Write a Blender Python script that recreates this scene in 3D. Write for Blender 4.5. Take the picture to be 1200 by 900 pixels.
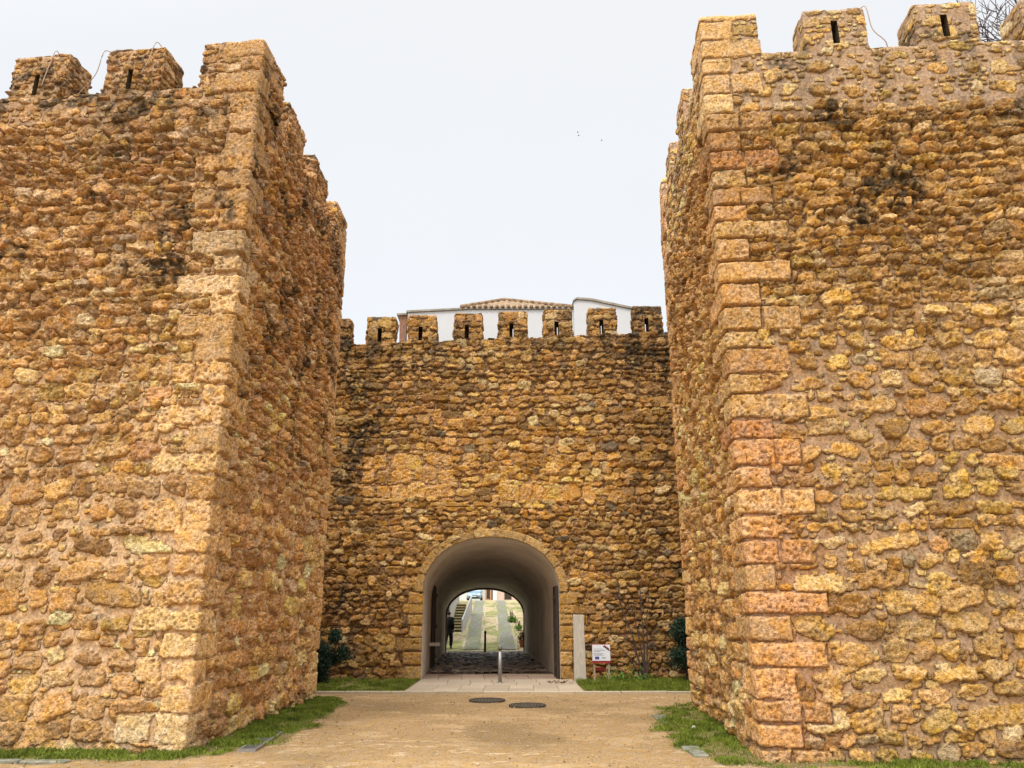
import bpy, math, random
import numpy as np
from mathutils import Vector, Matrix
R = math.radians
for o in list(bpy.data.objects): bpy.data.objects.remove(o)
SC = bpy.context.scene
COL = SC.collection

# ------------------------------------------------------------------ camera
PITCH = math.atan(272/896)
cam = bpy.data.cameras.new("camera"); camo = bpy.data.objects.new("camera", cam); COL.objects.link(camo)
cam.sensor_width = 36; cam.lens = 36*896/1200; cam.clip_end = 3000; cam.clip_start = .1
camo.location = (0, 0, 1.6); camo.rotation_euler = (R(90)+PITCH, 0, 0)
SC.camera = camo
SC.render.resolution_x, SC.render.resolution_y = 1024, 768

# ------------------------------------------------------------------ sky, sun, exposure
SUN_EL, SUN_AZ = R(58), R(205)            # azimuth clockwise from +Y: behind the camera, to its left
world = bpy.data.worlds.new("World"); SC.world = world; world.use_nodes = True
nt = world.node_tree; nt.nodes.clear()
def N(t, kind, **kw):
    n = t.nodes.new(kind)
    for k, v in kw.items(): setattr(n, k, v)
    return n
out = N(nt, 'ShaderNodeOutputWorld'); add = N(nt, 'ShaderNodeAddShader')
b1 = N(nt, 'ShaderNodeBackground'); b2 = N(nt, 'ShaderNodeBackground')
sky = N(nt, 'ShaderNodeTexSky', sky_type='NISHITA', sun_disc=False, sun_elevation=SUN_EL, sun_rotation=SUN_AZ)
b1.inputs[1].default_value = .05
nt.links.new(sky.outputs[0], b1.inputs[0])
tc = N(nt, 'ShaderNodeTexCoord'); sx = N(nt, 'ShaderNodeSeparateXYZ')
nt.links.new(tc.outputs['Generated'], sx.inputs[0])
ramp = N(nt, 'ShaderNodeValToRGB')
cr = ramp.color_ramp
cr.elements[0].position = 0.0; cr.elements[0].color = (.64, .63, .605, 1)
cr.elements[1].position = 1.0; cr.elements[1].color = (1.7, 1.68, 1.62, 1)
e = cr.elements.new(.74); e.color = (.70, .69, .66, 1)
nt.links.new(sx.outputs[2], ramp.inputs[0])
cn = N(nt, 'ShaderNodeTexNoise'); cn.inputs['Scale'].default_value = 1.6; cn.inputs['Detail'].default_value = 3
nt.links.new(tc.outputs['Generated'], cn.inputs['Vector'])
cm = N(nt, 'ShaderNodeMapRange'); cm.inputs[1].default_value = .3; cm.inputs[2].default_value = .7; cm.inputs[3].default_value = .975; cm.inputs[4].default_value = 1.02
nt.links.new(cn.outputs[0], cm.inputs[0])
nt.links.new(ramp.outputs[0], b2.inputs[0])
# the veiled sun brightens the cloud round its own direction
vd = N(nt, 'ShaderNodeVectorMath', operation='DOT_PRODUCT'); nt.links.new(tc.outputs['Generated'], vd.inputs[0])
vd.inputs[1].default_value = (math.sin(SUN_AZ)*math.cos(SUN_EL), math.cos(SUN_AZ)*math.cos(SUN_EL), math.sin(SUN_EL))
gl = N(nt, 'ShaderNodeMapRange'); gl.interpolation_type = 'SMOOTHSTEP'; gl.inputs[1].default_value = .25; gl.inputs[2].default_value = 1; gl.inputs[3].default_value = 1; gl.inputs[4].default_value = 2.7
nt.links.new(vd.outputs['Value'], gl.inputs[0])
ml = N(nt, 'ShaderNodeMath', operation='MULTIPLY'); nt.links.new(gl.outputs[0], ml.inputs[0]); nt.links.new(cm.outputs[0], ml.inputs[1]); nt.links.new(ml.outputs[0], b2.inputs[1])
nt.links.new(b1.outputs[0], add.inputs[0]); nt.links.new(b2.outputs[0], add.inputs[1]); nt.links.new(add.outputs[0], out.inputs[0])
sun = bpy.data.lights.new("sun", 'SUN'); suno = bpy.data.objects.new("sun", sun); COL.objects.link(suno)
sun.energy = 1.5; sun.angle = R(10); sun.color = (1, .94, .86)
sd = Vector((math.sin(SUN_AZ)*math.cos(SUN_EL), math.cos(SUN_AZ)*math.cos(SUN_EL), math.sin(SUN_EL)))
suno.rotation_euler = sd.to_track_quat('Z', 'Y').to_euler(); suno.location = (-10, -10, 30)
vs = SC.view_settings; vs.view_transform = 'Standard'; vs.look = 'None'; vs.gamma = 1; vs.exposure = .25; vs.use_curve_mapping = False
SC.render.engine = 'CYCLES'
SC.cycles.max_bounces = 8; SC.cycles.diffuse_bounces = 5

# ------------------------------------------------------------------ numpy noise
def _h(ix, iy, s):
    n = (ix.astype(np.int64)*374761393 + iy.astype(np.int64)*668265263 + s*974634777) & 0x7fffffff
    n = ((n ^ (n >> 13))*1274126177) & 0x7fffffff
    n = ((n ^ (n >> 15))*668265263) & 0x7fffffff
    return ((n ^ (n >> 16)) & 0xffff)/65535.0
def vn(x, y, s=0):
    x = np.asarray(x, float); y = np.asarray(y, float)
    ix = np.floor(x); iy = np.floor(y); fx = x-ix; fy = y-iy
    fx = fx*fx*(3-2*fx); fy = fy*fy*(3-2*fy)
    a = _h(ix, iy, s); b = _h(ix+1, iy, s); c = _h(ix, iy+1, s); d = _h(ix+1, iy+1, s)
    return (a+(b-a)*fx)*(1-fy)+(c+(d-c)*fx)*fy
def fbm(x, y, s=0, o=4):
    t = 0; a = .5; n = 0
    for i in range(o):
        t = t+a*vn(x, y, s+i*17); n += a; a *= .55; x = x*2.03+7.1; y = y*2.03+3.7
    return t/n
def sm(x, a, b):
    t = np.clip((x-a)/(b-a), 0, 1); return t*t*(3-2*t)

# ------------------------------------------------------------------ mesh / object helpers
def tag(o, label=None, cat=None, group=None, kind=None):
    if label: o['label'] = label
    if cat: o['category'] = cat
    if group: o['group'] = group
    if kind: o['kind'] = kind
    return o
def root(name, loc, label, cat, group=None, rz=0):
    o = bpy.data.objects.new(name, None); COL.objects.link(o); o.location = loc; o.rotation_euler = (0, 0, rz)
    o.empty_display_size = .3
    return tag(o, label, cat, group)
def mk(name, V, F, mat, parent=None, col=None, smooth=True, mats=None, mi=None):
    """V in world coordinates when parent is an unrotated Empty; F an (n,3|4) array or a list"""
    V = np.asarray(V, float)
    me = bpy.data.meshes.new(name)
    if parent is not None: V = V-np.array(parent.location)
    if isinstance(F, np.ndarray):
        k = F.shape[1]; n = len(F)
        me.vertices.add(len(V)); me.vertices.foreach_set('co', V.astype(np.float32).ravel())
        me.loops.add(n*k); me.loops.foreach_set('vertex_index', F.astype(np.int32).ravel())
        me.polygons.add(n); me.polygons.foreach_set('loop_start', np.arange(0, n*k, k, dtype=np.int32))
        me.polygons.foreach_set('loop_total', np.full(n, k, dtype=np.int32))
    else:
        me.from_pydata([tuple(v) for v in V], [], [tuple(f) for f in F]); n = len(F)
    if mats:
        for m in mats: me.materials.append(m)
        me.polygons.foreach_set('material_index', np.asarray(mi, dtype=np.int32))
    else: me.materials.append(mat)
    me.polygons.foreach_set('use_smooth', np.full(n, smooth, dtype=bool))
    me.update(calc_edges=True); me.validate()
    if col is not None:
        c = np.asarray(col, np.float32)
        if c.shape[1] == 3: c = np.hstack([c, np.ones((len(c), 1), np.float32)])
        at = me.color_attributes.new('Col', 'FLOAT_COLOR', 'POINT'); at.data.foreach_set('color', c.ravel())
    o = bpy.data.objects.new(name, me); COL.objects.link(o)
    if parent is not None: o.parent = parent
    return o
def part_of(o, parent):
    """parent a mesh built in world space under another part"""
    o.parent = parent; return o
def gridF(nr, nc, off=0):
    i = np.arange(nr-1)[:, None]*nc+np.arange(nc-1)[None, :]+off
    return np.stack([i, i+1, i+nc+1, i+nc], -1).reshape(-1, 4)
class MB:
    def __init__(s): s.V = []; s.F = []
    def box(s, c, d, M=None, taper=1.0, bev=0.0):
        x, y, z = [k/2 for k in d]; b0 = len(s.V)
        if bev <= 0:
            pts = [(-x, -y, -z), (x, -y, -z), (x, y, -z), (-x, y, -z), (-x*taper, -y*taper, z), (x*taper, -y*taper, z), (x*taper, y*taper, z), (-x*taper, y*taper, z)]
            fs = [(0, 3, 2, 1), (4, 5, 6, 7), (0, 1, 5, 4), (1, 2, 6, 5), (2, 3, 7, 6), (3, 0, 4, 7)]
        else:
            pts = []; b = bev
            def ring(xx, yy, zz, q): return [(-xx+q, -yy, zz), (xx-q, -yy, zz), (xx, -yy+q, zz), (xx, yy-q, zz), (xx-q, yy, zz), (-xx+q, yy, zz), (-xx, yy-q, zz), (-xx, -yy+q, zz)]
            pts += ring(x-b, y-b, -z, b*.5); pts += ring(x, y, -z+b, b); pts += ring(x*taper, y*taper, z-b, b); pts += ring(x*taper-b, y*taper-b, z, b*.5)
            fs = [tuple(range(7, -1, -1)), tuple(range(24, 32))]
            for r in range(3):
                for k in range(8): fs.append((r*8+k, r*8+(k+1) % 8, r*8+8+(k+1) % 8, r*8+8+k))
        for p in pts:
            p = Vector(p)
            if M is not None: p = M @ p
            s.V.append((p[0]+c[0], p[1]+c[1], p[2]+c[2]))
        s.F += [tuple(b0+k for k in f) for f in fs]; return s
    def tube(s, pts, rads, n=8, cap=True):
        pts = [Vector(p) for p in pts]
        if not hasattr(rads, '__len__'): rads = [rads]*len(pts)
        b0 = len(s.V); ref = Vector((0, 0, 1))
        for i, p in enumerate(pts):
            d = (pts[min(i+1, len(pts)-1)]-pts[max(i-1, 0)]).normalized()
            r = ref if abs(d.dot(ref)) < .95 else Vector((1, 0, 0))
            a = d.cross(r).normalized(); b = d.cross(a)
            for k in range(n):
                t = 2*math.pi*k/n; q = p+(a*math.cos(t)+b*math.sin(t))*rads[i]; s.V.append(tuple(q))
        for i in range(len(pts)-1):
            for k in range(n):
                s.F.append((b0+i*n+k, b0+i*n+(k+1) % n, b0+(i+1)*n+(k+1) % n, b0+(i+1)*n+k))
        if cap:
            s.F.append(tuple(b0+k for k in range(n))); s.F.append(tuple(b0+(len(pts)-1)*n+k for k in range(n-1, -1, -1)))
        return s
    def prism(s, poly, axis, a, b):
        """extrude a 2-D polygon; axis 'x','y' or 'z' is the extrusion axis"""
        b0 = len(s.V); n = len(poly)
        for t in (a, b):
            for p in poly:
                s.V.append({'y': (p[0], t, p[1]), 'x': (t, p[0], p[1]), 'z': (p[0], p[1], t)}[axis])
        s.F.append(tuple(b0+k for k in range(n))); s.F.append(tuple(b0+n+k for k in range(n-1, -1, -1)))
        for k in range(n): s.F.append((b0+k, b0+(k+1) % n, b0+n+(k+1) % n, b0+n+k))
        return s
    def build(s, name, mat, parent=None, smooth=False):
        o = mk(name, s.V, s.F, mat, parent, smooth=smooth)
        import bmesh
        bm = bmesh.new(); bm.from_mesh(o.data); bmesh.ops.recalc_face_normals(bm, faces=bm.faces); bm.to_mesh(o.data); bm.free()
        return o

# ------------------------------------------------------------------ materials
def mat_new(name):
    m = bpy.data.materials.new(name); m.use_nodes = True; t = m.node_tree
    return m, t, t.nodes['Principled BSDF']
def stone_mat(name, bump=.5, pits=True, rough=.95, var=.30, spec=.2, bdist=.02):
    m, t, p = mat_new(name); p.inputs['Roughness'].default_value = rough; p.inputs['Specular IOR Level'].default_value = spec
    at = N(t, 'ShaderNodeAttribute', attribute_name='Col'); g = N(t, 'ShaderNodeNewGeometry')
    n1 = N(t, 'ShaderNodeTexNoise'); n1.inputs['Scale'].default_value = 26; n1.inputs['Detail'].default_value = 6; n1.inputs['Roughness'].default_value = .7
    t.links.new(g.outputs['Position'], n1.inputs['Vector'])
    mr = N(t, 'ShaderNodeMapRange'); mr.inputs[1].default_value = .36; mr.inputs[2].default_value = .62; mr.inputs[3].default_value = 1-var; mr.inputs[4].default_value = 1+var
    t.links.new(n1.outputs[0], mr.inputs[0])
    mx = N(t, 'ShaderNodeMix', data_type='RGBA', blend_type='MULTIPLY'); mx.inputs[0].default_value = 1
    t.links.new(at.outputs['Color'], mx.inputs[6]); t.links.new(mr.outputs[0], mx.inputs[7])
    # warm / grey mineral mottling
    n2 = N(t, 'ShaderNodeTexNoise'); n2.inputs['Scale'].default_value = 7; n2.inputs['Detail'].default_value = 5
    t.links.new(g.outputs['Position'], n2.inputs['Vector'])
    hs = N(t, 'ShaderNodeHueSaturation'); 
    m2 = N(t, 'ShaderNodeMapRange'); m2.inputs[1].default_value = .35; m2.inputs[2].default_value = .65; m2.inputs[3].default_value = .84; m2.inputs[4].default_value = 1.05
    t.links.new(n2.outputs[0], m2.inputs[0]); t.links.new(m2.outputs[0], hs.inputs['Saturation'])
    t.links.new(mx.outputs[2], hs.inputs['Color']); t.links.new(hs.outputs[0], p.inputs['Base Color'])
    # pitted relief
    n3 = N(t, 'ShaderNodeTexNoise'); n3.inputs['Scale'].default_value = 38; n3.inputs['Detail'].default_value = 5; n3.inputs['Roughness'].default_value = .75
    t.links.new(g.outputs['Position'], n3.inputs['Vector'])
    h = n3.outputs[0]
    if pits:
        v = N(t, 'ShaderNodeTexVoronoi'); v.inputs['Scale'].default_value = 30; v.inputs['Randomness'].default_value = 1
        nw = N(t, 'ShaderNodeVectorMath', operation='ADD'); t.links.new(g.outputs['Position'], nw.inputs[0])
        sc = N(t, 'ShaderNodeVectorMath', operation='SCALE'); sc.inputs['Scale'].default_value = .03
        t.links.new(n1.outputs['Color'], sc.inputs[0]); t.links.new(sc.outputs[0], nw.inputs[1]); t.links.new(nw.outputs[0], v.inputs['Vector'])
        vr = N(t, 'ShaderNodeMapRange'); vr.inputs[1].default_value = .0; vr.inputs[2].default_value = .35; vr.inputs[3].default_value = 0; vr.inputs[4].default_value = .8
        t.links.new(v.outputs['Distance'], vr.inputs[0])
        vm = N(t, 'ShaderNodeMath', operation='MULTIPLY'); t.links.new(vr.outputs[0], vm.inputs[0]); t.links.new(at.outputs['Alpha'], vm.inputs[1])
        am = N(t, 'ShaderNodeMapRange'); am.inputs[3].default_value = .35; am.inputs[4].default_value = 1; t.links.new(at.outputs['Alpha'], am.inputs[0])
        nm = N(t, 'ShaderNodeMath', operation='MULTIPLY'); t.links.new(n3.outputs[0], nm.inputs[0]); t.links.new(am.outputs[0], nm.inputs[1])
        ad = N(t, 'ShaderNodeMath', operation='ADD'); t.links.new(vm.outputs[0], ad.inputs[0]); t.links.new(nm.outputs[0], ad.inputs[1]); h = ad.outputs[0]
    bp = N(t, 'ShaderNodeBump'); bp.inputs['Strength'].default_value = bump; bp.inputs['Distance'].default_value = bdist
    t.links.new(h, bp.inputs['Height']); t.links.new(bp.outputs[0], p.inputs['Normal'])
    return m
def plain(name, c, rough=.7, var=.15, scale=8, metal=0, bump=.15, bscale=60, c2=None, spec=.3, stretch=None):
    m, t, p = mat_new(name); p.inputs['Roughness'].default_value = rough; p.inputs['Metallic'].default_value = metal
    p.inputs['Specular IOR Level'].default_value = spec
    g = N(t, 'ShaderNodeNewGeometry'); pos = g.outputs['Position']
    if stretch:
        mp = N(t, 'ShaderNodeMapping'); mp.inputs['Scale'].default_value = stretch; t.links.new(pos, mp.inputs[0]); pos = mp.outputs[0]
    n = N(t, 'ShaderNodeTexNoise'); n.inputs['Scale'].default_value = scale; n.inputs['Detail'].default_value = 6; n.inputs['Roughness'].default_value = .6
    t.links.new(pos, n.inputs['Vector'])
    r = N(t, 'ShaderNodeValToRGB'); r.color_ramp.elements[0].position = .3; r.color_ramp.elements[1].position = .7
    lo = tuple(k*(1-var) for k in c); hi = tuple(min(1, k*(1+var)) for k in c)
    if c2: lo = c2
    r.color_ramp.elements[0].color = (*lo, 1); r.color_ramp.elements[1].color = (*hi, 1)
    t.links.new(n.outputs[0], r.inputs[0]); t.links.new(r.outputs[0], p.inputs['Base Color'])
    if bump:
        n2 = N(t, 'ShaderNodeTexNoise'); n2.inputs['Scale'].default_value = bscale; n2.inputs['Detail'].default_value = 4
        t.links.new(g.outputs['Position'], n2.inputs['Vector'])
        b = N(t, 'ShaderNodeBump'); b.inputs['Strength'].default_value = bump; b.inputs['Distance'].default_value = .01
        t.links.new(n2.outputs[0], b.inputs['Height']); t.links.new(b.outputs[0], p.inputs['Normal'])
    return m
def leafmat(name, c, var=.4, rough=.5, scale=14):
    m = plain(name, c, rough=rough, var=var, scale=scale, bump=0, spec=.2)
    t = m.node_tree; p = t.nodes['Principled BSDF']
    return m
M_STONE = stone_mat('rubble_stone', bump=1.0, var=.42, bdist=.045)
M_GROUND = stone_mat('sandy_ground', bump=.28, pits=False, var=.14)
M_COBBLE = stone_mat('cobble_stone', bump=.35, pits=False, rough=.48, var=.3, spec=.4)
M_PAVE = stone_mat('paving_stone', bump=.2, pits=False, rough=.8, var=.12)
M_PLASTER = plain('lime_plaster', (.76, .69, .60), .9, .2, .8, bump=.25, bscale=14)
M_WHITE = plain('white_wash', (.56, .57, .58), .9, .05, .9, bump=.15, bscale=20)
M_COPING = plain('grey_coping', (.30, .27, .22), .9, .3, 5)
M_TILE = plain('roof_tile', (.27, .18, .105), .9, .5, 5, c2=(.11, .08, .055))
M_BRICK = plain('brick', (.26, .14, .09), .9, .3, 12)
M_STEEL = plain('dull_steel', (.30, .285, .26), .5, .2, 30, metal=.7)
M_DARKST = plain('dark_metal', (.03, .028, .026), .5, .2, 30, metal=.3)
M_IRON = plain('cast_iron', (.07, .055, .04), .75, .4, 20, metal=.2, bump=.3)
M_WOODDK = plain('dark_wood', (.045, .028, .018), .7, .4, 6, stretch=(12, 12, 1), bump=.3)
M_WOOD = plain('grey_wood', (.34, .27, .19), .85, .25, 6, stretch=(14, 14, 1))
M_CONC = plain('pale_concrete', (.50, .45, .37), .9, .18, 5, stretch=(6, 6, 1.2), bump=.3)
M_RED = plain('red_board', (.36, .03, .035), .5, .05)
M_SIGNW = plain('sign_white', (.74, .77, .80), .4, .03, bump=0)
M_BLUE = plain('flag_blue', (.01, .03, .30), .4, .03, bump=0)
M_YEL = plain('star_yellow', (.8, .6, .03), .4, .03, bump=0)
M_INK = plain('grey_ink', (.25, .28, .33), .5, .03, bump=0)
M_BARK = plain('dark_bark', (.06, .04, .03), .9, .3, 15)
M_TREEBARK = plain('tree_bark', (.10, .075, .075), .9, .3, 15)
M_BUSH = leafmat('bush_leaf', (.022, .045, .024))
M_GRASS = leafmat('grass_blade', (.14, .175, .020), .55, .6, 3)
M_WEED = leafmat('weed_leaf', (.10, .20, .03), .4)
M_CABLE = plain('weathered_cable', (.45, .33, .24), .7, .1)
M_SKIN = plain('skin', (.35, .20, .14), .6, .05, bump=0)
M_COAT = plain('dark_coat', (.012, .012, .014), .9, .2, bump=0)
M_JEAN = plain('dark_trousers', (.012, .014, .022), .9, .2, bump=0)
M_HAIR = plain('dark_hair', (.015, .011, .009), .6, .1, bump=0)

# ------------------------------------------------------------------ masonry fields
class Rubble:
    def __init__(s, seed, u0, u1, v0, v1, hf, asp=(1.1, 2.1), fill=(.74, 1.05), p=2.6, warp=(.04, .08, .028)):
        rs = np.random.RandomState(seed); s.seed = seed; s.u0 = u0; s.v0 = v0; s.p = p; s.warp = warp
        ve = [v0]
        while ve[-1] < v1: ve.append(ve[-1]+hf(ve[-1])*rs.uniform(.62, 1.45))
        s.ve = np.array(ve); D = []
        for r in range(len(ve)-1):
            h = ve[r+1]-ve[r]; u = u0-rs.uniform(0, .5); m = rs.uniform(.9, 1.15)
            while u < u1:
                w = max(.06, min(h, .30)*rs.uniform(*asp)*m)
                if rs.rand() < .10: w *= rs.uniform(1.4, 1.9)
                f = rs.uniform(*fill); f2 = rs.uniform(*fill)
                D.append((r, u+w/2+rs.normal(0, .06)*w, ve[r]+h/2+rs.normal(0, .10)*h, .5*w*f, .5*h*f2, rs.normal(0, .16)))
                u += w
        D = np.array(D); D = D[np.lexsort((D[:, 1], D[:, 0]))]
        s.jj = 0; s.row, s.cu, s.cv, s.a, s.b, s.rot = D.T
        s.key = s.row*1e4+(s.cu-u0); n = len(D); s.n = n
        s.rnd = rs.rand(n, 6); s.pp = np.clip(p-.6+3.2*rs.rand(n)**1.6, 1.9, 6)
    def ev(s, u, v):
        w1, w2, w3 = s.warp; sd = s.seed
        uu = u+(vn(u*1.3, v*1.3, sd+1)-.5)*w1*2+(vn(u*9, v*9, sd+2)-.5)*w3*2+(vn(u*26, v*26, sd+7)-.5)*w3*.8
        vv = v+(vn(u*.7, v*.35, sd+3)-.5)*w2*2+(vn(u*9+50, v*9, sd+4)-.5)*w3*2+(vn(u*26, v*26, sd+8)-.5)*w3*.8
        r0 = np.clip(np.searchsorted(s.ve, vv)-1, 0, len(s.ve)-2)
        f1 = np.full(u.shape, 9.); f2 = np.full(u.shape, 9.); idx = np.zeros(u.shape, int)
        lx = np.zeros(u.shape); ly = np.zeros(u.shape)
        for dr in (-1, 0, 1):
            rr = np.clip(r0+dr, 0, len(s.ve)-2)
            if dr != 0: same = rr == r0
            k = np.searchsorted(s.key, rr*1e4+(uu-s.u0))
            for di in (-1, 0):
                i = np.clip(k+di, 0, s.n-1)
                x = uu-s.cu[i]; y = vv-s.cv[i]; t = s.rot[i]
                X = np.abs((x+y*t)/s.a[i]); Y = np.abs((y-x*t)/s.b[i])
                pw = s.pp[i]; d = (X**pw+Y**pw)**(1/pw)
                if dr != 0: d = np.where(same, 9., d)
                better = d < f1
                f2 = np.where(better, f1, np.minimum(f2, d))
                lx = np.where(better, (x/s.a[i]), lx); ly = np.where(better, y/s.b[i], ly)
                idx = np.where(better, i, idx); f1 = np.where(better, d, f1)
        return f1, f2, idx, lx, ly
def pick(pal, q):
    pal = np.array(pal); w = np.cumsum(pal[:, 3]); w /= w[-1]
    return pal[np.clip(np.searchsorted(w, q), 0, len(pal)-1), :3]

class Masonry:
    """returns displacement and albedo for wall coordinates (u along the wall, v = height)"""
    def __init__(s, seed, umax, vmax, hf, big, small, mortar, quoins=(), qpal=None, zone=None, stain=None, asp=(1.1, 2.1), looseness=None, amp=1.0, erode=None, coarse=None, topv=None, tint=(1, 1, 1), qwob=1.0, boxes=(), ql=((.7, .95), (.32, .5)), qh=(.24, .36)):
        s.seed = seed; s.A = Rubble(seed, -1, umax+1, -.3, vmax+1, hf, asp)
        s.B = Rubble(seed+100, -1, umax+1, -.3, vmax+1, lambda v: .085, (1.0, 1.9), (.7, 1.0), warp=(.03, .05, .012))
        s.big, s.small, s.mortar, s.zone, s.stain, s.loose, s.amp = big, small, mortar, zone, stain, looseness, amp
        rs = np.random.RandomState(seed+5)
        s.tint = tint; s.topv = topv; s.erode = erode; s.coarse = coarse; s.qwob = qwob
        if coarse: s.Cf = Rubble(seed+300, -1, umax+1, -.3, vmax+1, lambda v: .50, (1.1, 2.2), (.95, 1.1), p=4, warp=(.04, .05, .02))
        s.q = []
        for uc in quoins:
            e = [-.2]
            while e[-1] < vmax+.5: e.append(e[-1]+rs.uniform(*qh))
            n = len(e)-1; L = np.zeros(n); Rr = np.zeros(n); J = np.full(n, 99.)
            for k in range(n):
                a = rs.uniform(*ql[0]); b = rs.uniform(*ql[1])
                L[k], Rr[k] = (a, b) if k % 2 else (b, a)
                if a > .72 and rs.rand() < .6: J[k] = (-1 if k % 2 else 1)*a*rs.uniform(.4, .6)
            s.q.append((uc, np.array(e), L, Rr, J, rs.rand(n, 4)))
        s.qpal = qpal; s.boxes = boxes; s.brnd = rs.rand(max(1, len(boxes)), 4)
    def __call__(s, u, v, fine=True):
        sd = s.seed
        f1, f2, i, lx, ly = s.A.ev(u, v)
        R1 = s.A.rnd[i]
        loose = s.loose(u, v) if s.loose is not None else 0.0
        er = s.erode(u, v) if s.erode is not None else 0.5
        if s.coarse:
            c1, c2_, ci, cx_, cy_ = s.Cf.ev(u, v); cm_ = s.coarse(u, v)+(vn(u*3, v*3, sd+71)-.5)*.5 > .5
            f1 = np.where(cm_, c1, f1); f2 = np.where(cm_, c2_, f2); lx = np.where(cm_, cx_, lx); ly = np.where(cm_, cy_, ly)
            R1 = np.where(cm_[..., None], s.Cf.rnd[ci % s.Cf.n], R1)*np.where(cm_[..., None], np.array((.4, 1, 1, 1, .16, 1)), 1.0)
        t = np.clip((1.03-loose-f1)/.24, 0, 1); g = np.clip((f2-f1)/.20, 0, 1)
        prof = np.minimum(t, g); prof = 1-(1-prof)**2.8
        amp = (.020+.045*R1[..., 0])*s.amp*(.9+.6*er)
        tilt = prof*((R1[..., 1]-.5)*lx+(R1[..., 2]-.5)*ly)*.060
        rough = fbm(u*16, v*16, sd+11, 4)-.5
        wx = (vn(u*5, v*5, sd+14)-.5)*.3
        rid = .55*(1-np.abs(2*vn(u*11+wx*4, v*17, sd+15)-1))+.45*(1-np.abs(2*vn(u*25, v*36+wx*4, sd+16)-1))-.5
        pit = np.clip(fbm(u*30, v*30, sd+12, 2)-.56, 0, 1)
        h = prof*amp+tilt+prof*rough*.035+prof*rid*(.022+.03*R1[..., 3])*(.7+.6*er)-prof*pit*.10*(.3+R1[..., 3])
        c = pick(s.big, np.clip(R1[..., 4]+(fbm(s.A.cu[i]*.6, s.A.cv[i]*.6, sd+13, 2)-.5)*.5, 0, .999))*(.74+.52*R1[..., 5])[..., None]*np.array(s.tint)
        # small stones bedded in the joints
        g1, g2, j, mx, my = s.B.ev(u+.37, v+.21); R2 = s.B.rnd[j]
        p2 = np.minimum(np.clip((.95-g1)/.4, 0, 1), np.clip((g2-g1)/.3, 0, 1)); p2 = 1-(1-p2)**2
        p2 = p2*(R2[..., 0] > .55-.45*er)
        h2 = p2*(.012+.02*R2[..., 1])
        mort = (fbm(u*7, v*7, sd+21, 4)-.5)*(.022+.04*er)-.012-.030*er
        c2 = pick(s.small, R2[..., 2])*(.7+.6*R2[..., 3])[..., None]*np.array(s.tint)
        ms = (fbm(u*1.1, v*1.1, sd+22, 3))[..., None]
        cmort = np.array(s.mortar[0])*(1-ms)+np.array(s.mortar[1])*ms
        cmort = cmort*(.85+.3*fbm(u*14, v*14, sd+23, 2))[..., None]
        kb = sm(prof, .04, .22)[..., None]; ks = sm(p2, .08, .3)[..., None]
        col = cmort*(1-ks)+c2*ks; col = col*(1-kb)+c*kb
        H = mort+np.maximum(h, h2*(1-prof)); msk = np.maximum(kb[..., 0], ks[..., 0])
        # dressed blocks: quoins and listed boxes
        wob = ((vn(u*6, v*6, sd+31)-.5)*.035+(vn(u*20, v*20, sd+32)-.5)*.016)*s.qwob
        def block(sdf, rr, on, H, col, msk):
            pq = np.clip((sdf+wob-.008)/.022, 0, 1); pq = 1-(1-pq)**2
            hq = pq*(.020+.020*rr[..., 0])+pq*rough*.022+pq*rid*.008-pq*pit*.11*(.4+rr[..., 3])+mort*(1-pq)
            cq = pick(s.qpal, rr[..., 1])*(.82+.36*rr[..., 2])[..., None]*np.array(s.tint)
            kq = sm(pq, .05, .4)[..., None]; cq = cmort*(1-kq)+cq*kq
            o = on[..., None]
            return np.where(on, hq, H), np.where(o, cq, col), np.where(on, kq[..., 0]*.7, msk)
        for (uc, e, L, Rr, J, rr) in s.q:
            k = np.clip(np.searchsorted(e, v+(vn(u*1.5, v*.2, sd+33)-.5)*.05)-1, 0, len(L)-1); du = u-uc
            sdf = np.minimum(np.minimum(du+L[k], Rr[k]-du), np.minimum(v-e[k], e[k+1]-v)); sdf = np.minimum(sdf, np.abs(du-J[k]))
            H, col, msk = block(sdf, rr[k], (du > -L[k]) & (du < Rr[k]), H, col, msk)
        for bi, (ua, va, ub, vb) in enumerate(s.boxes):
            sdf = np.minimum(np.minimum(u-ua, ub-u), np.minimum(v-va, vb-v)); on = sdf > 0
            if not on.any(): continue
            H, col, msk = block(sdf, np.broadcast_to(s.brnd[bi], u.shape+(4,)), on, H, col, msk)
        H = H+(fbm(u*.9, v*.9, sd+41, 3)-.5)*.07
        if s.zone is not None: col = col*s.zone(u, v)
        if s.stain is not None:
            st = s.stain(u, v)
            k = sm(fbm(u*2.2, v*2.2, sd+51, 4)+st*.55, .78, .98)*sm(fbm(u*17, v*17, sd+52, 3), .34, .56)
            k = np.clip(k*.85, 0, 1)[..., None]
            col = col*(1-k)+np.array((.045, .036, .022))*k
        if s.topv is not None:
            dv = s.topv-v
            k = sm(fbm(u*4.5, v*.35, sd+55, 3), .50, .68)*np.clip(1-dv/1.9, 0, 1)*sm(dv, -.1, .05)*(.5+.5*sm(fbm(u*14, v*8, sd+56, 3), .35, .6))
            k = (np.clip(k, 0, 1)*.62)[..., None]; col = col*(1-k)+np.array((.075, .062, .042))*k
        # wear spots everywhere
        k = (sm(fbm(u*5, v*5, sd+61, 3), .62, .8)*sm(fbm(u*30, v*30, sd+62, 2), .4, .6)*.45)[..., None]
        col = col*(1-k)+np.array((.10, .075, .04))*k
        return H, np.concatenate([np.clip(col, .01, .8), msk[..., None]], -1)

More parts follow.
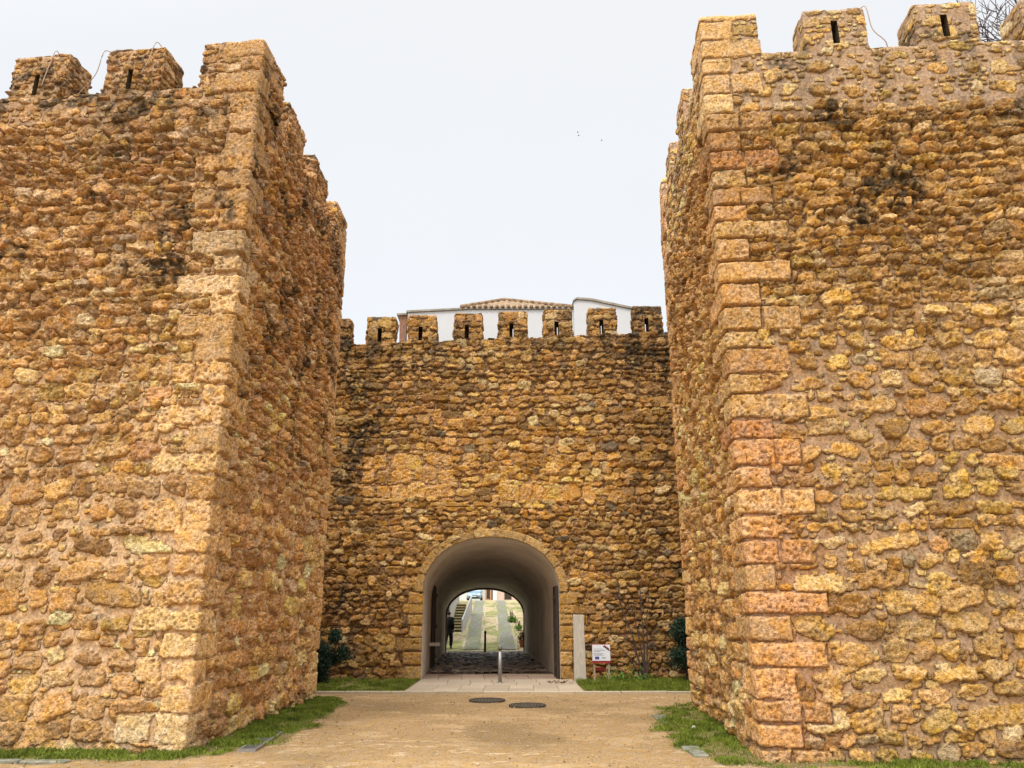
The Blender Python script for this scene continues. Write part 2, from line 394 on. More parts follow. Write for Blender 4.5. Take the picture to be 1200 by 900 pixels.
def path(pts, steps, r=.05, closed=True, u0=0.0):
    """rounded polygon -> positions, outward normals (right of travel), arc length; corner arc positions"""
    pts = [np.array(p, float) for p in pts]; n = len(pts); P = []; Nn = []; U = []; cu = []; u = u0
    for i in range(n):
        a, b = pts[i], pts[(i+1) % n]; d = b-a; L = np.linalg.norm(d); d /= L; nr = np.array((d[1], -d[0]))
        c = pts[(i+2) % n]; d2 = (c-b)/np.linalg.norm(c-b); n2 = np.array((d2[1], -d2[0]))
        t0 = r if i > 0 else 0; t1 = r if i < n-1 else 0
        m = max(2, int((L-t0-t1)/steps[i]))
        for k in range(m+1):
            t = t0+(L-t0-t1)*k/m; P.append(a+d*t); Nn.append(nr); U.append(u+t)
        u += L
        if i < n-1:
            cu.append(u); a0 = b-d*r; a1 = b+d2*r
            for k in range(1, 6):
                q = k/6; P.append((1-q)**2*a0+2*q*(1-q)*b+q*q*a1); nn = nr*(1-q)+n2*q; Nn.append(nn/np.linalg.norm(nn)); U.append(u-r+2*r*q)
    return np.array(P), np.array(Nn), np.array(U), cu
def shell(name, pth, zb, zt, vstep, field, mat, parent, cap=True, holes=None, extra_v=(), topn=.02, usc=None, fade=None, inset_base=0):
    P, Nn, U, _ = pth; nc = len(P)
    zt = zt+(fbm(U*3, U*0, 77, 3)-.5)*2*topn
    m = max(3, int((zt.mean()-zb)/vstep)); S = np.linspace(0, 1, m+1)
    S = np.unique(np.concatenate([S]+[np.array(extra_v)])) if len(extra_v) else S
    Z = zb+(zt[None, :]-zb)*S[:, None]; UU = np.broadcast_to(U, Z.shape)
    H, C = field(UU.ravel(), Z.ravel()); H = H.reshape(Z.shape); C = C.reshape(Z.shape+(4,))
    if fade is not None: H = H*fade(UU, Z)
    seam = sm(np.minimum(U-U[0], U[-1]-U), 0, .05)[None, :]; H = H*seam
    top = sm(zt[None, :]-Z, -.001, .05); Hs = H*(.5+.5*sm(zt[None, :]-Z, 0, .7))-(1-top)*.02
    X = P[None, :, 0]+Nn[None, :, 0]*Hs; Y = P[None, :, 1]+Nn[None, :, 1]*Hs
    V = np.stack([X, Y, Z], -1); F = gridF(len(S), nc)
    if holes is not None:
        cu = .5*(UU[:-1, :-1]+UU[1:, 1:]).ravel(); cz = .5*(Z[:-1, :-1]+Z[1:, 1:]).ravel()
        keep = np.ones(len(F), bool)
        for (a, b, z0, z1) in holes: keep &= ~((cu > a) & (cu < b) & (cz > z0) & (cz < z1))
        F = F[keep]
    V = V.reshape(-1, 3); C = C.reshape(-1, 4)
    if cap:
        last = (len(S)-1)*nc; ring = V[last:last+nc]; cen = ring.mean(0); VV = [V]; CC = [C]; FF = [F]; off = last; nxt = len(V)
        for k, q in enumerate((.04, .10, .2, .35, .55, .8, .999)):
            rg = ring+(cen-ring)*q; rg[:, 2] += .012+(fbm(rg[:, 0]*7, rg[:, 1]*7, 91, 3)-.5)*.05
            VV.append(rg); CC.append(C[last:last+nc]*np.array((.8, .8, .8, 1)))
            i = np.arange(nc-1); FF.append(np.stack([off+i, off+i+1, nxt+i+1, nxt+i], -1)); off = nxt; nxt += nc
        V = np.vstack(VV); C = np.vstack(CC); F = np.vstack(FF)
    return mk(name, V, F, mat, parent, col=C)

def merlon(parent, o, e, w, th, zb, zt, field, uoff, slit=None, step=.02):
    """o = face point at the merlon's left end (travel direction e); body goes inward (left of travel)"""
    e = np.array(e)/np.linalg.norm(e); inn = np.array((-e[1], e[0])); o = np.array(o, float)
    a = o; b = o+e*w; c = b+inn*th; d = a+inn*th
    mid = (c+d)/2
    P, Nn, U, cu = path([mid, d, a, b, c], [step*2, step, step, step, step*2], r=.035)
    ua = cu[1]; U = U-ua                      # u=0 at the left front corner
    zt_ = np.full(len(P), zt); holes = None; fade = None; ev = []
    if slit:
        s0, sw, z0, z1 = slit; ub = w+th+(w-s0-sw)
        holes = [(s0, s0+sw, z0, z1), (ub, ub+sw, z0, z1)]
        for h0, h1 in ((s0, s0+sw), (ub, ub+sw)):     # snap columns to the slit's sides
            for q in (h0, h1):
                k = np.argmin(np.abs(U-q)); dlt = q-U[k]
                tdir = np.array((-Nn[k][1], Nn[k][0])); P[k] = P[k]+tdir*dlt; U[k] = q
        ev = [(z0-zb)/(zt-zb), (z1-zb)/(zt-zb)]
        def fade(UU, Z):
            f = np.ones(Z.shape)
            for (a0, a1, y0, y1) in holes:
                dx = np.maximum(np.maximum(a0-UU, UU-a1), 0); dz = np.maximum(np.maximum(y0-Z, Z-y1), 0)
                f = f*sm(np.hypot(dx, dz), 0.0, .03)
            return f
    def fl(u, v):
        hh, c_ = field(u+uoff, v); return hh*.7, c_
    m = shell('merlon', (P, Nn, U, cu), zb, zt_, step, fl, M_STONE, parent, holes=holes, extra_v=ev, topn=.018 if not slit else .012, fade=fade)
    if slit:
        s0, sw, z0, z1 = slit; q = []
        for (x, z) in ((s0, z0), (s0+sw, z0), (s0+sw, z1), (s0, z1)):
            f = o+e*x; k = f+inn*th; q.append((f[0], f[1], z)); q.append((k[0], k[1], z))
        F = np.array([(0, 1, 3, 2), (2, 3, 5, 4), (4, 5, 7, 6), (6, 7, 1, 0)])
        C = np.tile(np.array((.10, .065, .035, .5)), (8, 1))  # lining coloured dark so the slit reads as shaded
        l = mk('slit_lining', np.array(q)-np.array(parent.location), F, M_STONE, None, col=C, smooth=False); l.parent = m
    return m

# palettes (linear albedo, weight)
TAN = [(.60, .365, .15, 4), (.55, .315, .115, 4), (.64, .42, .20, 3), (.47, .265, .10, 3), (.57, .355, .135, 3), (.38, .22, .09, 2), (.66, .47, .28, 1.1), (.44, .33, .22, .5), (.56, .30, .13, .6), (.58, .38, .12, .8)]
TANS = [(.60, .39, .16, 3), (.50, .29, .10, 3), (.40, .23, .08, 2), (.64, .47, .25, 1)]
GATE = [(.54, .30, .095, 4), (.46, .245, .068, 4), (.60, .355, .12, 3), (.36, .19, .05, 3), (.26, .155, .06, 1.6), (.62, .45, .22, 1), (.24, .18, .12, .4), (.50, .25, .07, 1), (.60, .375, .12, 2)]
GATES = [(.46, .26, .075, 3), (.34, .18, .05, 3), (.54, .35, .13, 1), (.24, .145, .06, 1)]
QLEFT = [(.58, .375, .17, 4), (.55, .345, .145, 3), (.56, .40, .22, 1.5), (.50, .30, .12, 2)]
QRIGHT = [(.59, .36, .175, 4), (.57, .33, .16, 3), (.60, .395, .20, 3), (.55, .285, .13, 1.0)]
QGATE = [(.50, .29, .085, 4), (.55, .335, .11, 3), (.44, .24, .07, 2)]

# ------------------------------------------------------------------ ground
def rampz(Y):
    return np.interp(Y, [37.4, 65, 95, 130], [0, 2.62, 3.36, 4.1])
def inpoly(x, y, poly):
    r = np.zeros(x.shape, bool); n = len(poly); j = n-1
    for i in range(n):
        xi, yi = poly[i]; xj, yj = poly[j]
        r ^= ((yi > y) != (yj > y)) & (x < (xj-xi)*(y-yi)/(yj-yi+1e-12)+xi); j = i
    return r
def polyd(x, y, poly):
    """signed distance, positive inside"""
    d = np.full(x.shape, 1e9); n = len(poly)
    for i in range(n):
        ax, ay = poly[i]; bx, by = poly[(i+1) % n]; ex, ey = bx-ax, by-ay
        t = np.clip(((x-ax)*ex+(y-ay)*ey)/(ex*ex+ey*ey), 0, 1); d = np.minimum(d, np.hypot(x-ax-t*ex, y-ay-t*ey))
    return np.where(inpoly(x, y, poly), d, -d)
LEFT_BED = [(-12, 11.4), (-12, 9.75), (-5.2, 9.70), (-4.0, 9.72), (-3.45, 10.2), (-3.05, 11.3), (-2.95, 12.6), (-3.05, 14.2), (-3.2, 15.6), (-3.5, 16.7), (-4.3, 17.0), (-4.3, 11.2)]
RIGHT_BED = [(9.0, 9.45), (9.0, 8.9), (3.6, 9.15), (2.9, 9.2), (2.55, 9.55), (2.1, 10.1), (2.0, 11.3), (2.15, 12.6), (2.2, 14.0), (2.6, 15.3), (3.3, 15.9), (4, 15.9), (4, 10)]
GBED_L = [(-14, 17.95), (-2.42, 17.95), (-2.42, 21.6), (-14, 21.6)]
GBED_R = [(1.62, 17.95), (14, 17.95), (14, 21.6), (1.62, 21.6)]
def grass_amount(x, y):
    n = (fbm(x*2.2, y*2.2, 5, 4)-.5)
    a = np.maximum(sm(polyd(x, y, LEFT_BED)+n*.7, -.05, .25), sm(polyd(x, y, RIGHT_BED)+n*.9, -.05, .35)*(.35+.65*sm(fbm(x*1.6, y*1.6, 67, 4), .42, .56)))
    b = np.maximum(polyd(x, y, GBED_L), polyd(x, y, GBED_R))
    return np.maximum(a, np.where(b > 0, .62+n*1.5, 0)).clip(0, 1)
xs = np.concatenate([[-900, -400, -200, -90, -40, -20, -14, -10], np.arange(-8.5, 8.5, .035), [10, 14, 20, 40, 90, 200, 400, 900]])
ys = np.concatenate([[-900, -300, -100, -30, -8, 0, 5, 7.5], np.arange(8.6, 21.9, .04), np.arange(22, 37, 1.0), np.arange(37, 66, .6), [70, 80, 90, 95, 105, 118, 130, 200, 400, 900, 2000]])
GX, GY = np.meshgrid(xs, ys); gx = GX.ravel(); gy = GY.ravel()
ga = grass_amount(gx, gy)
near = ((np.abs(gx) < 9) & (gy > 8) & (gy < 21.9))
Z = rampz(gy)+np.where(near, (fbm(gx*1.1, gy*1.1, 2, 3)-.5)*.04+(fbm(gx*9, gy*9, 3, 3)-.5)*.010+ga*.02*fbm(gx*5, gy*5, 4, 2), 0)-.012
Z = np.where((gy > 17.7) & (gy < 37.3), np.minimum(Z, -.015+ga*.03), Z)
Z = np.where((gy >= 21.5) & (gy < 37.2) & (np.abs(gx) < 5), -.05, Z)
Z = np.where((gx > -2.5) & (gx < 1.75) & (gy > 17.8) & (gy < 22), -.03, Z)
sand = np.array((.29, .184, .078)); sand2 = np.array((.41, .275, .13)); dk = np.array((.20, .12, .055))
k1 = fbm(gx*.9, gy*.9, 8, 5)[:, None]; k2 = sm(fbm(gx*1.5+9, gy*2.2, 9, 5), .56, .68)[:, None]; k3 = fbm(gx*25, gy*25, 10, 2)[:, None]
gc = sand*(.80+.4*k1); gc = gc*(1-k2*.55)+sand2*k2*.55; gc = gc*(.88+.24*k3); kq = ((1-sm(np.abs(fbm(gx*.8+2, gy*2.0, 15, 4)-.5), .004, .016))*sm(fbm(gx*.9, gy*.9, 16, 3), .50, .60))[:, None]*.75; gc = gc*(1-kq)+np.array((.52, .38, .22))*kq; kd = sm(fbm(gx*.45+3, gy*.45, 14, 4), .48, .64)[:, None]; gc = gc*(1-.22*kd)
k4 = (sm(fbm(gx*20, gy*20, 12, 2), .68, .8)*.5)[:, None]; gc = gc*(1-k4)+dk*k4
gc = gc*(1-.30*(sm(ga, .02, .35)*(1-sm(ga, .6, .9)))[:, None]); far = sm(gy, 14, 18)[:, None]*.35; gc = gc*(1-far)+np.array((.25, .152, .06))*far
soil = np.array((.14, .125, .035)); gm = ga[:, None]*.85; gc = gc*(1-gm)+soil*gm*(.7+.6*k3)+0
up = (gy > 37.4)[:, None]; gc = np.where(up, np.array((.30, .28, .12))*(.8+.5*k1), gc)
ground = mk('ground', np.stack([gx, gy, Z], -1), gridF(len(ys), len(xs)), M_GROUND, col=gc)
tag(ground, 'beige compacted sand path widening in front of the gate', kind='structure')

# apron of pale slabs in front of the arch
def slabs(name, x0, x1, y0, y1, zt, nx, ny, c, seed, skew=0, gap=.008, mat=None, th=.10):
    rs = np.random.RandomState(seed); V = []; F = []; C = []
    ye = np.linspace(y0, y1, ny+1)
    for j in range(ny):
        xe = np.linspace(x0, x1, nx+1)+(rs.uniform(-.4, .4)*(x1-x0)/nx); xe[0] = x0; xe[-1] = x1
        for i in range(nx):
            a, b, c0, d = xe[i]+gap, xe[i+1]-gap, ye[j]+gap, ye[j+1]-gap
            if b-a < .03: continue
            z = zt+rs.uniform(-.003, .003); o = len(V); cc = np.array(c)*rs.uniform(.85, 1.12)
            q = .006
            for (X, Y, ZZ) in ((a, c0, z-th), (b, c0, z-th), (b, d, z-th), (a, d, z-th), (a, c0, z-q), (b, c0, z-q), (b, d, z-q), (a, d, z-q), (a+q, c0+q, z), (b-q, c0+q, z), (b-q, d-q, z), (a+q, d-q, z)):
                V.append((X+skew*(Y-y0), Y, ZZ)); C.append((*cc, .3))
            F += [(o, o+1, o+5, o+4), (o+1, o+2, o+6, o+5), (o+2, o+3, o+7, o+6), (o+3, o, o+4, o+7), (o+4, o+5, o+9, o+8), (o+5, o+6, o+10, o+9), (o+6, o+7, o+11, o+10), (o+7, o+4, o+8, o+11), (o+8, o+9, o+10, o+11)]
    o = mk(name, V, np.array(F), mat or M_PAVE, col=np.array(C), smooth=False)
    return tag(o, kind='structure')
slabs('paving', -2.38, 1.60, 17.95, 21.44, .012, 7, 4, (.36, .285, .20), 3, gap=.004)
slabs('kerb', -13, 13, 17.84, 17.94, .035, 26, 1, (.46, .38, .26), 4, th=.15)
slabs('passage_threshold', -2.42, 1.27, 21.46, 23.6, .008, 6, 4, (.33, .235, .165), 5, skew=-.043)
# cobbled floor of the passage
cx = np.arange(-2.55, 1.35, .022); cy = np.arange(23.6, 37.35, .03); CX, CY = np.meshgrid(cx, cy)
cr_ = Rubble(71, -6, 4, 20, 40, lambda v: .36, (.55, 1.1), (.85, 1.0), p=3, warp=(.03, .05, .012))
f1, f2, ii, lx, ly = cr_.ev(CX.ravel(), CY.ravel())
pr = np.minimum(np.clip((1.1-f1)/.4, 0, 1), np.clip((f2-f1)/.25, 0, 1)); pr = 1-(1-pr)**2
rr = cr_.rnd[ii]
cz = -.01+pr*(.03+.045*rr[:, 0])+pr*((rr[:, 1]-.5)*lx+(rr[:, 2]-.5)*ly)*.03+(fbm(CX.ravel()*20, CY.ravel()*20, 3, 2)-.5)*.006
cc = pick([(.22, .16, .115, 3), (.31, .235, .175, 2), (.42, .33, .25, 1), (.07, .06, .055, 2)], rr[:, 3])*(sm(pr, .05, .5)*.75+.25)[:, None]
cob = mk('cobbled_floor', np.stack([CX.ravel()-.043*(CY.ravel()-21.5), CY.ravel(), cz], -1), gridF(len(cy), len(cx)), M_COBBLE, col=np.hstack([cc, pr[:, None]]))
tag(cob, kind='structure')

# ------------------------------------------------------------------ the two towers
def leftY(x): return 10.1-.1*(x+3.96)
LT = [(-14, 14), (-14, 11.1), (-3.96, 10.1), (-3.99, 16.6), (-14, 17.2)]
lt_path = path(LT, [.5, .5, .5, .5, .5], r=.05)
def variable_path(pts, segs, r=.05):
    """segs: per edge list of (fraction, step)"""
    return path(pts, segs, r)
# split the long front so that only its visible stretch is dense
LT = [(-14, 14), (-14, 11.104), (-8.9, 10.594), (-3.96, 10.1), (-3.99, 16.6), (-14, 17.2)]
lp = path(LT, [.6, .25, .0145, .021, .5, .6], r=.03)
uL = lp[3]                                    # corner arc positions: [ -14 corner, joint, front corner, rear corner, ...]
def left_h(v): return np.interp(v, [0, 3, 6, 10.5], [.27, .24, .155, .15])
def left_zone(u, v):
    a = sm(v, 4.5, 8.5)+(fbm(u*.5, v*.5, 301, 3)-.5)*.8
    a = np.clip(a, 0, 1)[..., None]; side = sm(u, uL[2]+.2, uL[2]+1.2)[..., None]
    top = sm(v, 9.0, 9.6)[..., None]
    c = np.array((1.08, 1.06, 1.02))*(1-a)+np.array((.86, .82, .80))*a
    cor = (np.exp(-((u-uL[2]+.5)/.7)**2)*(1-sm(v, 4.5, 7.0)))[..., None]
    return c*(1+side*np.array((.15, .10, .11)))*(1+cor*np.array((.10, .12, .16)))  # side face lightened in the colour to offset its shade
def left_stain(u, v):
    side = sm(u, uL[2]+.1, uL[2]+.8)
    st = np.clip(sm(v, 4, 7)*.33+sm(v, 8.6, 9.4)*.20, 0, 1)*(1-side)+side*(.42*sm(v, 2.5, 5)+.1)
    st = st+.35*np.exp(-((u-(uL[2]-1.1))/.5)**2-((v-7.2)/1.3)**2)
    return st
def left_loose(u, v): return np.clip(sm(v, 8.6, 9.4)*.26+(fbm(u*.8, v*.8, 305, 3)-.42)*.6, -.05, .42)
def left_er(u, v): return np.clip(sm(v, 3.2, 6.2)*(1-.5*sm(v, 8.8, 9.3))+sm(u, uL[2]+.1, uL[2]+.6)*.6+(fbm(u*.7, v*.7, 306, 3)-.5)*1.0, 0, 1.2)
F_LEFT = Masonry(11, 60, 12, left_h, TAN, TANS, ((.54, .345, .175), (.42, .255, .125)), quoins=(uL[2], uL[3]), qpal=QLEFT, zone=left_zone, stain=left_stain, looseness=left_loose, erode=left_er, tint=(1.15, 1.06, .92), topv=9.8, qwob=3.0, qh=(.27, .42))
T1 = root('stone_tower', (-8.9, 13.6, 0), 'battlemented rubble tower left of the gate, with pale corner stones and two slit merlons', 'tower')
def ztop_left(P): return np.interp(P[:, 1], [10.1, 16.6], [9.62, 10.02])
shell('wall', lp, -.15, ztop_left(lp[0]), .0165, F_LEFT, M_STONE, T1)
eF = np.array((1, -.1))/np.hypot(1, .1)
def onL(x): return np.array((x, leftY(x)))
for x0, x1, sl in ((-9.95, -9.0, None), (-8.2, -7.23, (.42, .085, 9.66, 10.06)), (-6.58, -5.6, (.40, .085, 9.66, 10.04)), (-4.95, -3.96, None)):
    corner = x1 > -4
    k = np.interp(x0, [-8.9, -3.96], [0, 4.965])+uL[1]
    merlon(T1, onL(x0), eF, (x1-x0)/eF[0], .92 if corner else .58, 9.45, 10.44, F_LEFT, k if not corner else uL[2]-.995, slit=sl, step=.019)
for y0, y1 in ((11.68, 12.75), (13.5, 14.65), (15.55, 16.6)):
    zt = np.interp((y0+y1)/2, [10.1, 16.6], [9.62, 10.02])
    merlon(T1, (-3.963-.0046*(y0-10.1), y0), (-.0046, 1), y1-y0, .55, zt-.2, zt+.72, F_LEFT, uL[2]+y0-10.1, step=.021)

RT = [(14, 15.8), (3.42, 15.62), (2.90, 9.66), (8.4, 9.242), (14, 8.817)]
RT = [(14, 12.5), (14, 15.8), (3.42, 15.62), (2.90, 9.66), (8.4, 9.242), (14, 8.817)]
# counter-clockwise order: start at the hidden right side
rp = path(RT, [.6, .6, .021, .0145, .25, .6], r=.03)
uR = rp[3]                                     # [ back right, rear left, front corner, joint, far right ]
def right_h(v): return np.interp(v, [0, 4, 7, 8.5, 8.8], [.225, .20, .145, .145, .25])
def right_zone(u, v):
    side = 1-sm(u, uR[2]-1.0, uR[2]-.1)
    up = sm(v, 8.55, 8.85)[..., None]; mid = (sm(v, 5.6, 6.6)*(1-sm(v, 8.5, 8.8)))[..., None]
    c = np.array((1.02, .97, .88))*(1-up)+np.array((1.12, 1.14, 1.2))*up
    c = c*(1-mid*np.array((.14, .17, .20)))
    qd = (np.exp(-((u-uR[2]-.4)/.6)**2)*(1-sm(v, 3.2, 5.5)))[..., None]
    return c*(1+side[..., None]*np.array((.17, .12, .16)))*(1+qd*np.array((.06, -.07, -.08)))  # shaded side face gets a lighter colour painted in
def right_stain(u, v):
    side = 1-sm(u, uR[2]-.8, uR[2]-.1)
    b = np.exp(-((v-7.2)/1.3)**2)*.36*sm(u, uR[2]+.6, uR[2]+2)+sm(v, 6, 9.9)*.30
    return b*(1-side)+side*(.10+.22*sm(v, 4, 9))
def right_loose(u, v): return np.clip(sm(v, 8.55, 8.8)*.34+(fbm(u*.8, v*.8, 405, 3)-.38)*.5, -.05, .62)
def right_er(u, v): return np.clip(-.35*sm(v, 8.55, 8.8)+sm(v, 4.2, 6.2)*(1-sm(v, 8.5, 8.8))+(1-sm(u, uR[2]-.6, uR[2]-.1))*.6+(fbm(u*.7, v*.7, 406, 3)-.5)*.8, 0, 1.2)
F_RIGHT = Masonry(29, 60, 12, right_h, TAN, TANS, ((.36, .235, .13), (.31, .19, .10)), quoins=(uR[1], uR[2]), qpal=QRIGHT, zone=right_zone, stain=right_stain, looseness=right_loose, erode=right_er, tint=(1.10, 1.07, .84), topv=9.9, qh=(.25, .37), ql=((.75, 1.0), (.34, .5)))
T2 = root('stone_tower', (8.6, 12.6, 0), 'battlemented rubble tower right of the gate, with orange corner blocks down its near edge', 'tower')
def ztop_right(P): return np.interp(P[:, 1], [8.8, 9.66, 10.8, 12.7, 15.6], [9.74, 9.74, 9.98, 10.2, 10.4])
shell('wall', rp, -.15, ztop_right(rp[0]), .0165, F_RIGHT, M_STONE, T2)
eR = np.array((5.5, -.418)); eR /= np.linalg.norm(eR)
def onR(d): return np.array((2.90, 9.66))+eR*d
for d0, d1, sl in ((0, .86, None), (1.54, 2.46, (.40, .10, 9.84, 10.26)), (3.16, 4.08, (.38, .10, 9.86, 10.26)), (4.72, 5.6, (.42, .10, 9.86, 10.26)), (6.3, 7.2, None)):
    merlon(T2, onR(d0), eR, d1-d0, 1.0 if d0 == 0 else .58, 9.6, 10.47, F_RIGHT, uR[2]+d0, slit=sl, step=.019)
sideR = np.array((2.90-3.42, 9.66-15.62)); Ls = np.linalg.norm(sideR); sideR /= Ls
for y0, y1 in ((11.78, 12.55), (13.67, 14.45), (15.15, 15.62)):
    zt = float(np.interp((y0+y1)/2, [8.8, 9.66, 10.8, 12.7, 15.6], [9.74, 9.74, 9.98, 10.2, 10.4]))
    o = np.array((3.42, 15.62))+sideR*(15.62-y1)
    merlon(T2, o, sideR, (y1-y0), .55, zt-.2, zt+.68, F_RIGHT, uR[1]+(15.62-y1), step=.021)

# ------------------------------------------------------------------ gate wall
AC, AW, AZ, AR = -.56, 1.84, 2.22, 1.46       # arch centre, half width, springing height, rise
def arch_in(x, z, off=0):
    t = np.abs(x-AC)/(AW+off)
    top = AZ+(AR+off)*(np.clip(1-t**2.15, 0, 1))**(1/2.15)
    return (t < 1) & (z < np.where(z > AZ, top, 99))
G = root('gate_wall', (-.56, 22, 0), 'ochre rubble curtain wall between the towers, pierced by the round arched gateway', 'wall')
# wall coordinate u = x + 20
jl, jr = AC-AW+20, AC+AW+20
boxes = []
rs = np.random.RandomState(8)
z = 0.0; wl = [.48, .34, .62, .34, .30, .56, .40, .36]; k = 0
while z < 2.2:
    h = rs.uniform(.26, .36); z1 = min(z+h, 2.24)
    if z1 > 2.1: z1 = 2.24
    a = [.46, .52, .70, .36, .44, .55, .40, .36][k % 8]; b = [.30, .34, .36, .36, .70, .46, .50, .4][k % 8]
    boxes += [(jl-a, z, jl+.3, z1), (jr-.3, z, jr+b, z1)]; z = z1; k += 1
boxes += [(jr+.38, 1.62, jr+1.0, 1.90), (jr+.05, 1.30, jr+.05, 1.30)]
for (a, b, c, d) in ((-4.2, 4.65, -3.0, 4.78), (-2.3, 4.52, -1.2, 4.68), (-1.1, 4.52, -.5, 4.68)) or ((-4.1, 5.15, -3.3, 5.75), (-3.3, 5.35, -2.6, 5.9), (-3.0, 4.75, -2.4, 5.35), (-2.4, 4.7, -1.7, 5.3), (-4.2, 4.65, -3.0, 4.78), (-2.3, 4.52, -1.2, 4.68), (-1.1, 4.52, -.5, 4.68), (-.95, 4.7, -.4, 5.0), (-.4, 4.7, .1, 5.25), (.1, 4.75, .55, 5.25), (.55, 4.75, 1.35, 5.2), (1.4, 4.8, 1.9, 5.05), (1.95, 4.9, 2.35, 5.4), (2.5, 4.8, 2.9, 5.2), (3.0, 5.3, 3.7, 5.75), (-3.6, 4.8, -3.05, 5.12)):
    boxes.append((a+20, b, c+20, d))
def gate_h(v): return np.interp(v, [0, 4.5, 7, 9.6], [.185, .18, .20, .17])
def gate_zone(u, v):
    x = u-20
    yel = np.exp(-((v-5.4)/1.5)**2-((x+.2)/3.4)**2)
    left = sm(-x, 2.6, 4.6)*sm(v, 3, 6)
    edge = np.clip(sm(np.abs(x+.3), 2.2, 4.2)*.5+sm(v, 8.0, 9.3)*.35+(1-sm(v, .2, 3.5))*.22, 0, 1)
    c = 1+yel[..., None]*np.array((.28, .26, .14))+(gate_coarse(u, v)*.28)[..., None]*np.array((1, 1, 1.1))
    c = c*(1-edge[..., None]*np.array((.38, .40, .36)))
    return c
def gate_stain(u, v):
    x = u-20
    s = .75*np.exp(-((x+4.2)/.75)**2-((v-6.6)/1.6)**2)+.5*np.exp(-((x-.8)/.8)**2-((v-7.9)/.6)**2)+.55*np.exp(-((x+1.2)/.25)**2-((v-7.3)/.8)**2)
    s = s+.40*sm(v, 7.6, 9.4)+.35*sm(np.abs(x+.3), 3.2, 4.6)
    return s
def gate_loose(u, v):
    x = u-20
    return np.clip((fbm(u*.9, v*.9, 505, 3)-.5)*.5-.10*np.exp(-((v-5.6)/1.6)**2)+.25*np.exp(-((x+3.4)/1.1)**2-((v-6.2)/1.0)**2), -.12, .3)
def gate_er(u, v): return np.clip(.55+.3*sm(v, 7.5, 9)+.4*sm(np.abs(u-19.7), 2.5, 4.5)-.3*np.exp(-((v-5.4)/1.2)**2)+(fbm(u*.8, v*.8, 506, 3)-.5)*.8, 0, 1.1)
def gate_coarse(u, v):
    x = u-20
    a = np.minimum(sm(x, -4.4, -4.0), 1-sm(x, -1.9, -1.5))*np.minimum(sm(v, 4.75, 4.85), 1-sm(v, 5.9, 6.2))
    b = np.minimum(sm(x, -.5, -.3), 1-sm(x, 1.5, 3.0))*np.minimum(sm(v, 4.66, 4.76), 1-sm(v, 5.15, 5.3))
    return np.maximum(a, b)
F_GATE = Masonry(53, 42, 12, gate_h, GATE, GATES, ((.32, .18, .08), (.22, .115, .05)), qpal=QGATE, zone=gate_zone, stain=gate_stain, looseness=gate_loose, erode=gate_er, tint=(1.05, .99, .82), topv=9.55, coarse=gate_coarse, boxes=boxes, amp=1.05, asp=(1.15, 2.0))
gx_ = np.unique(np.round(np.concatenate([np.arange(-14, -6.6, .4), np.arange(-6.5, 5.4, .024), np.arange(5.5, 14.1, .4), [AC-AW, AC+AW]]), 4))
def gtop(x): return 9.57+.04*x
M_ = 400; S = np.linspace(0, 1, M_)
gzt = gtop(gx_)+(fbm((gx_)*3, gx_*0, 78, 3)-.5)*.07
GZ = -.1+(gzt[None, :]+.1)*S[:, None]; GXX = np.broadcast_to(gx_, GZ.shape)
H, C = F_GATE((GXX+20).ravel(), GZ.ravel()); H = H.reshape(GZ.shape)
reveal = np.minimum(np.abs(GXX-(AC-AW)), np.abs(GXX-(AC+AW))); H = np.where(GZ < AZ+.05, H*sm(reveal, 0, .03), H)
YY = 21.5-H; YY[-1] += .03
V = np.stack([GXX, YY, GZ], -1).reshape(-1, 3); F = gridF(M_, len(gx_))
cxx = .5*(GXX[:-1, :-1]+GXX[1:, 1:]).ravel(); czz = .5*(GZ[:-1, :-1]+GZ[1:, 1:]).ravel()
F = F[~arch_in(cxx, czz, np.where(czz > AZ-.03, .12, 0))]
# wall top and back
nc = len(gx_); last = (M_-1)*nc; ring = V[last:last+nc]; vv = [V]; CCs = [C]; ff = [F]; off = last; nx = len(V)
for dy, dz in ((.08, .0), (.3, .0), (.7, -.01), (1.1, -.02), (1.12, -5.65)):
    rg = ring.copy(); rg[:, 1] = 21.5+dy; rg[:, 2] += dz+(fbm(rg[:, 0]*6, rg[:, 1]*6, 3, 2)-.5)*.03
    vv.append(rg); CCs.append(C[last:last+nc]); i = np.arange(nc-1); ff.append(np.stack([off+i, off+i+1, nx+i+1, nx+i], -1)); off = nx; nx += nc
mk('wall', np.vstack(vv), np.vstack(ff), M_STONE, G, col=np.vstack(CCs))
mx_ = -7.28
for k in range(9):
    x0 = -5.74-1.37*1+1.37*k if k < 1 else None
for k, x0 in enumerate([-7.1, -5.72, -4.36, -3.14, -1.75, -.41, .95, 2.30, 3.66, 5.0]):
    w = .86; zb = gtop(x0+w/2)
    merlon(G, (x0, 21.5), (1, 0), w, .5, zb-.14, zb+.82+.006*k, F_GATE, x0+20, slit=(.33, .125, zb+.03, zb+.47), step=.024)
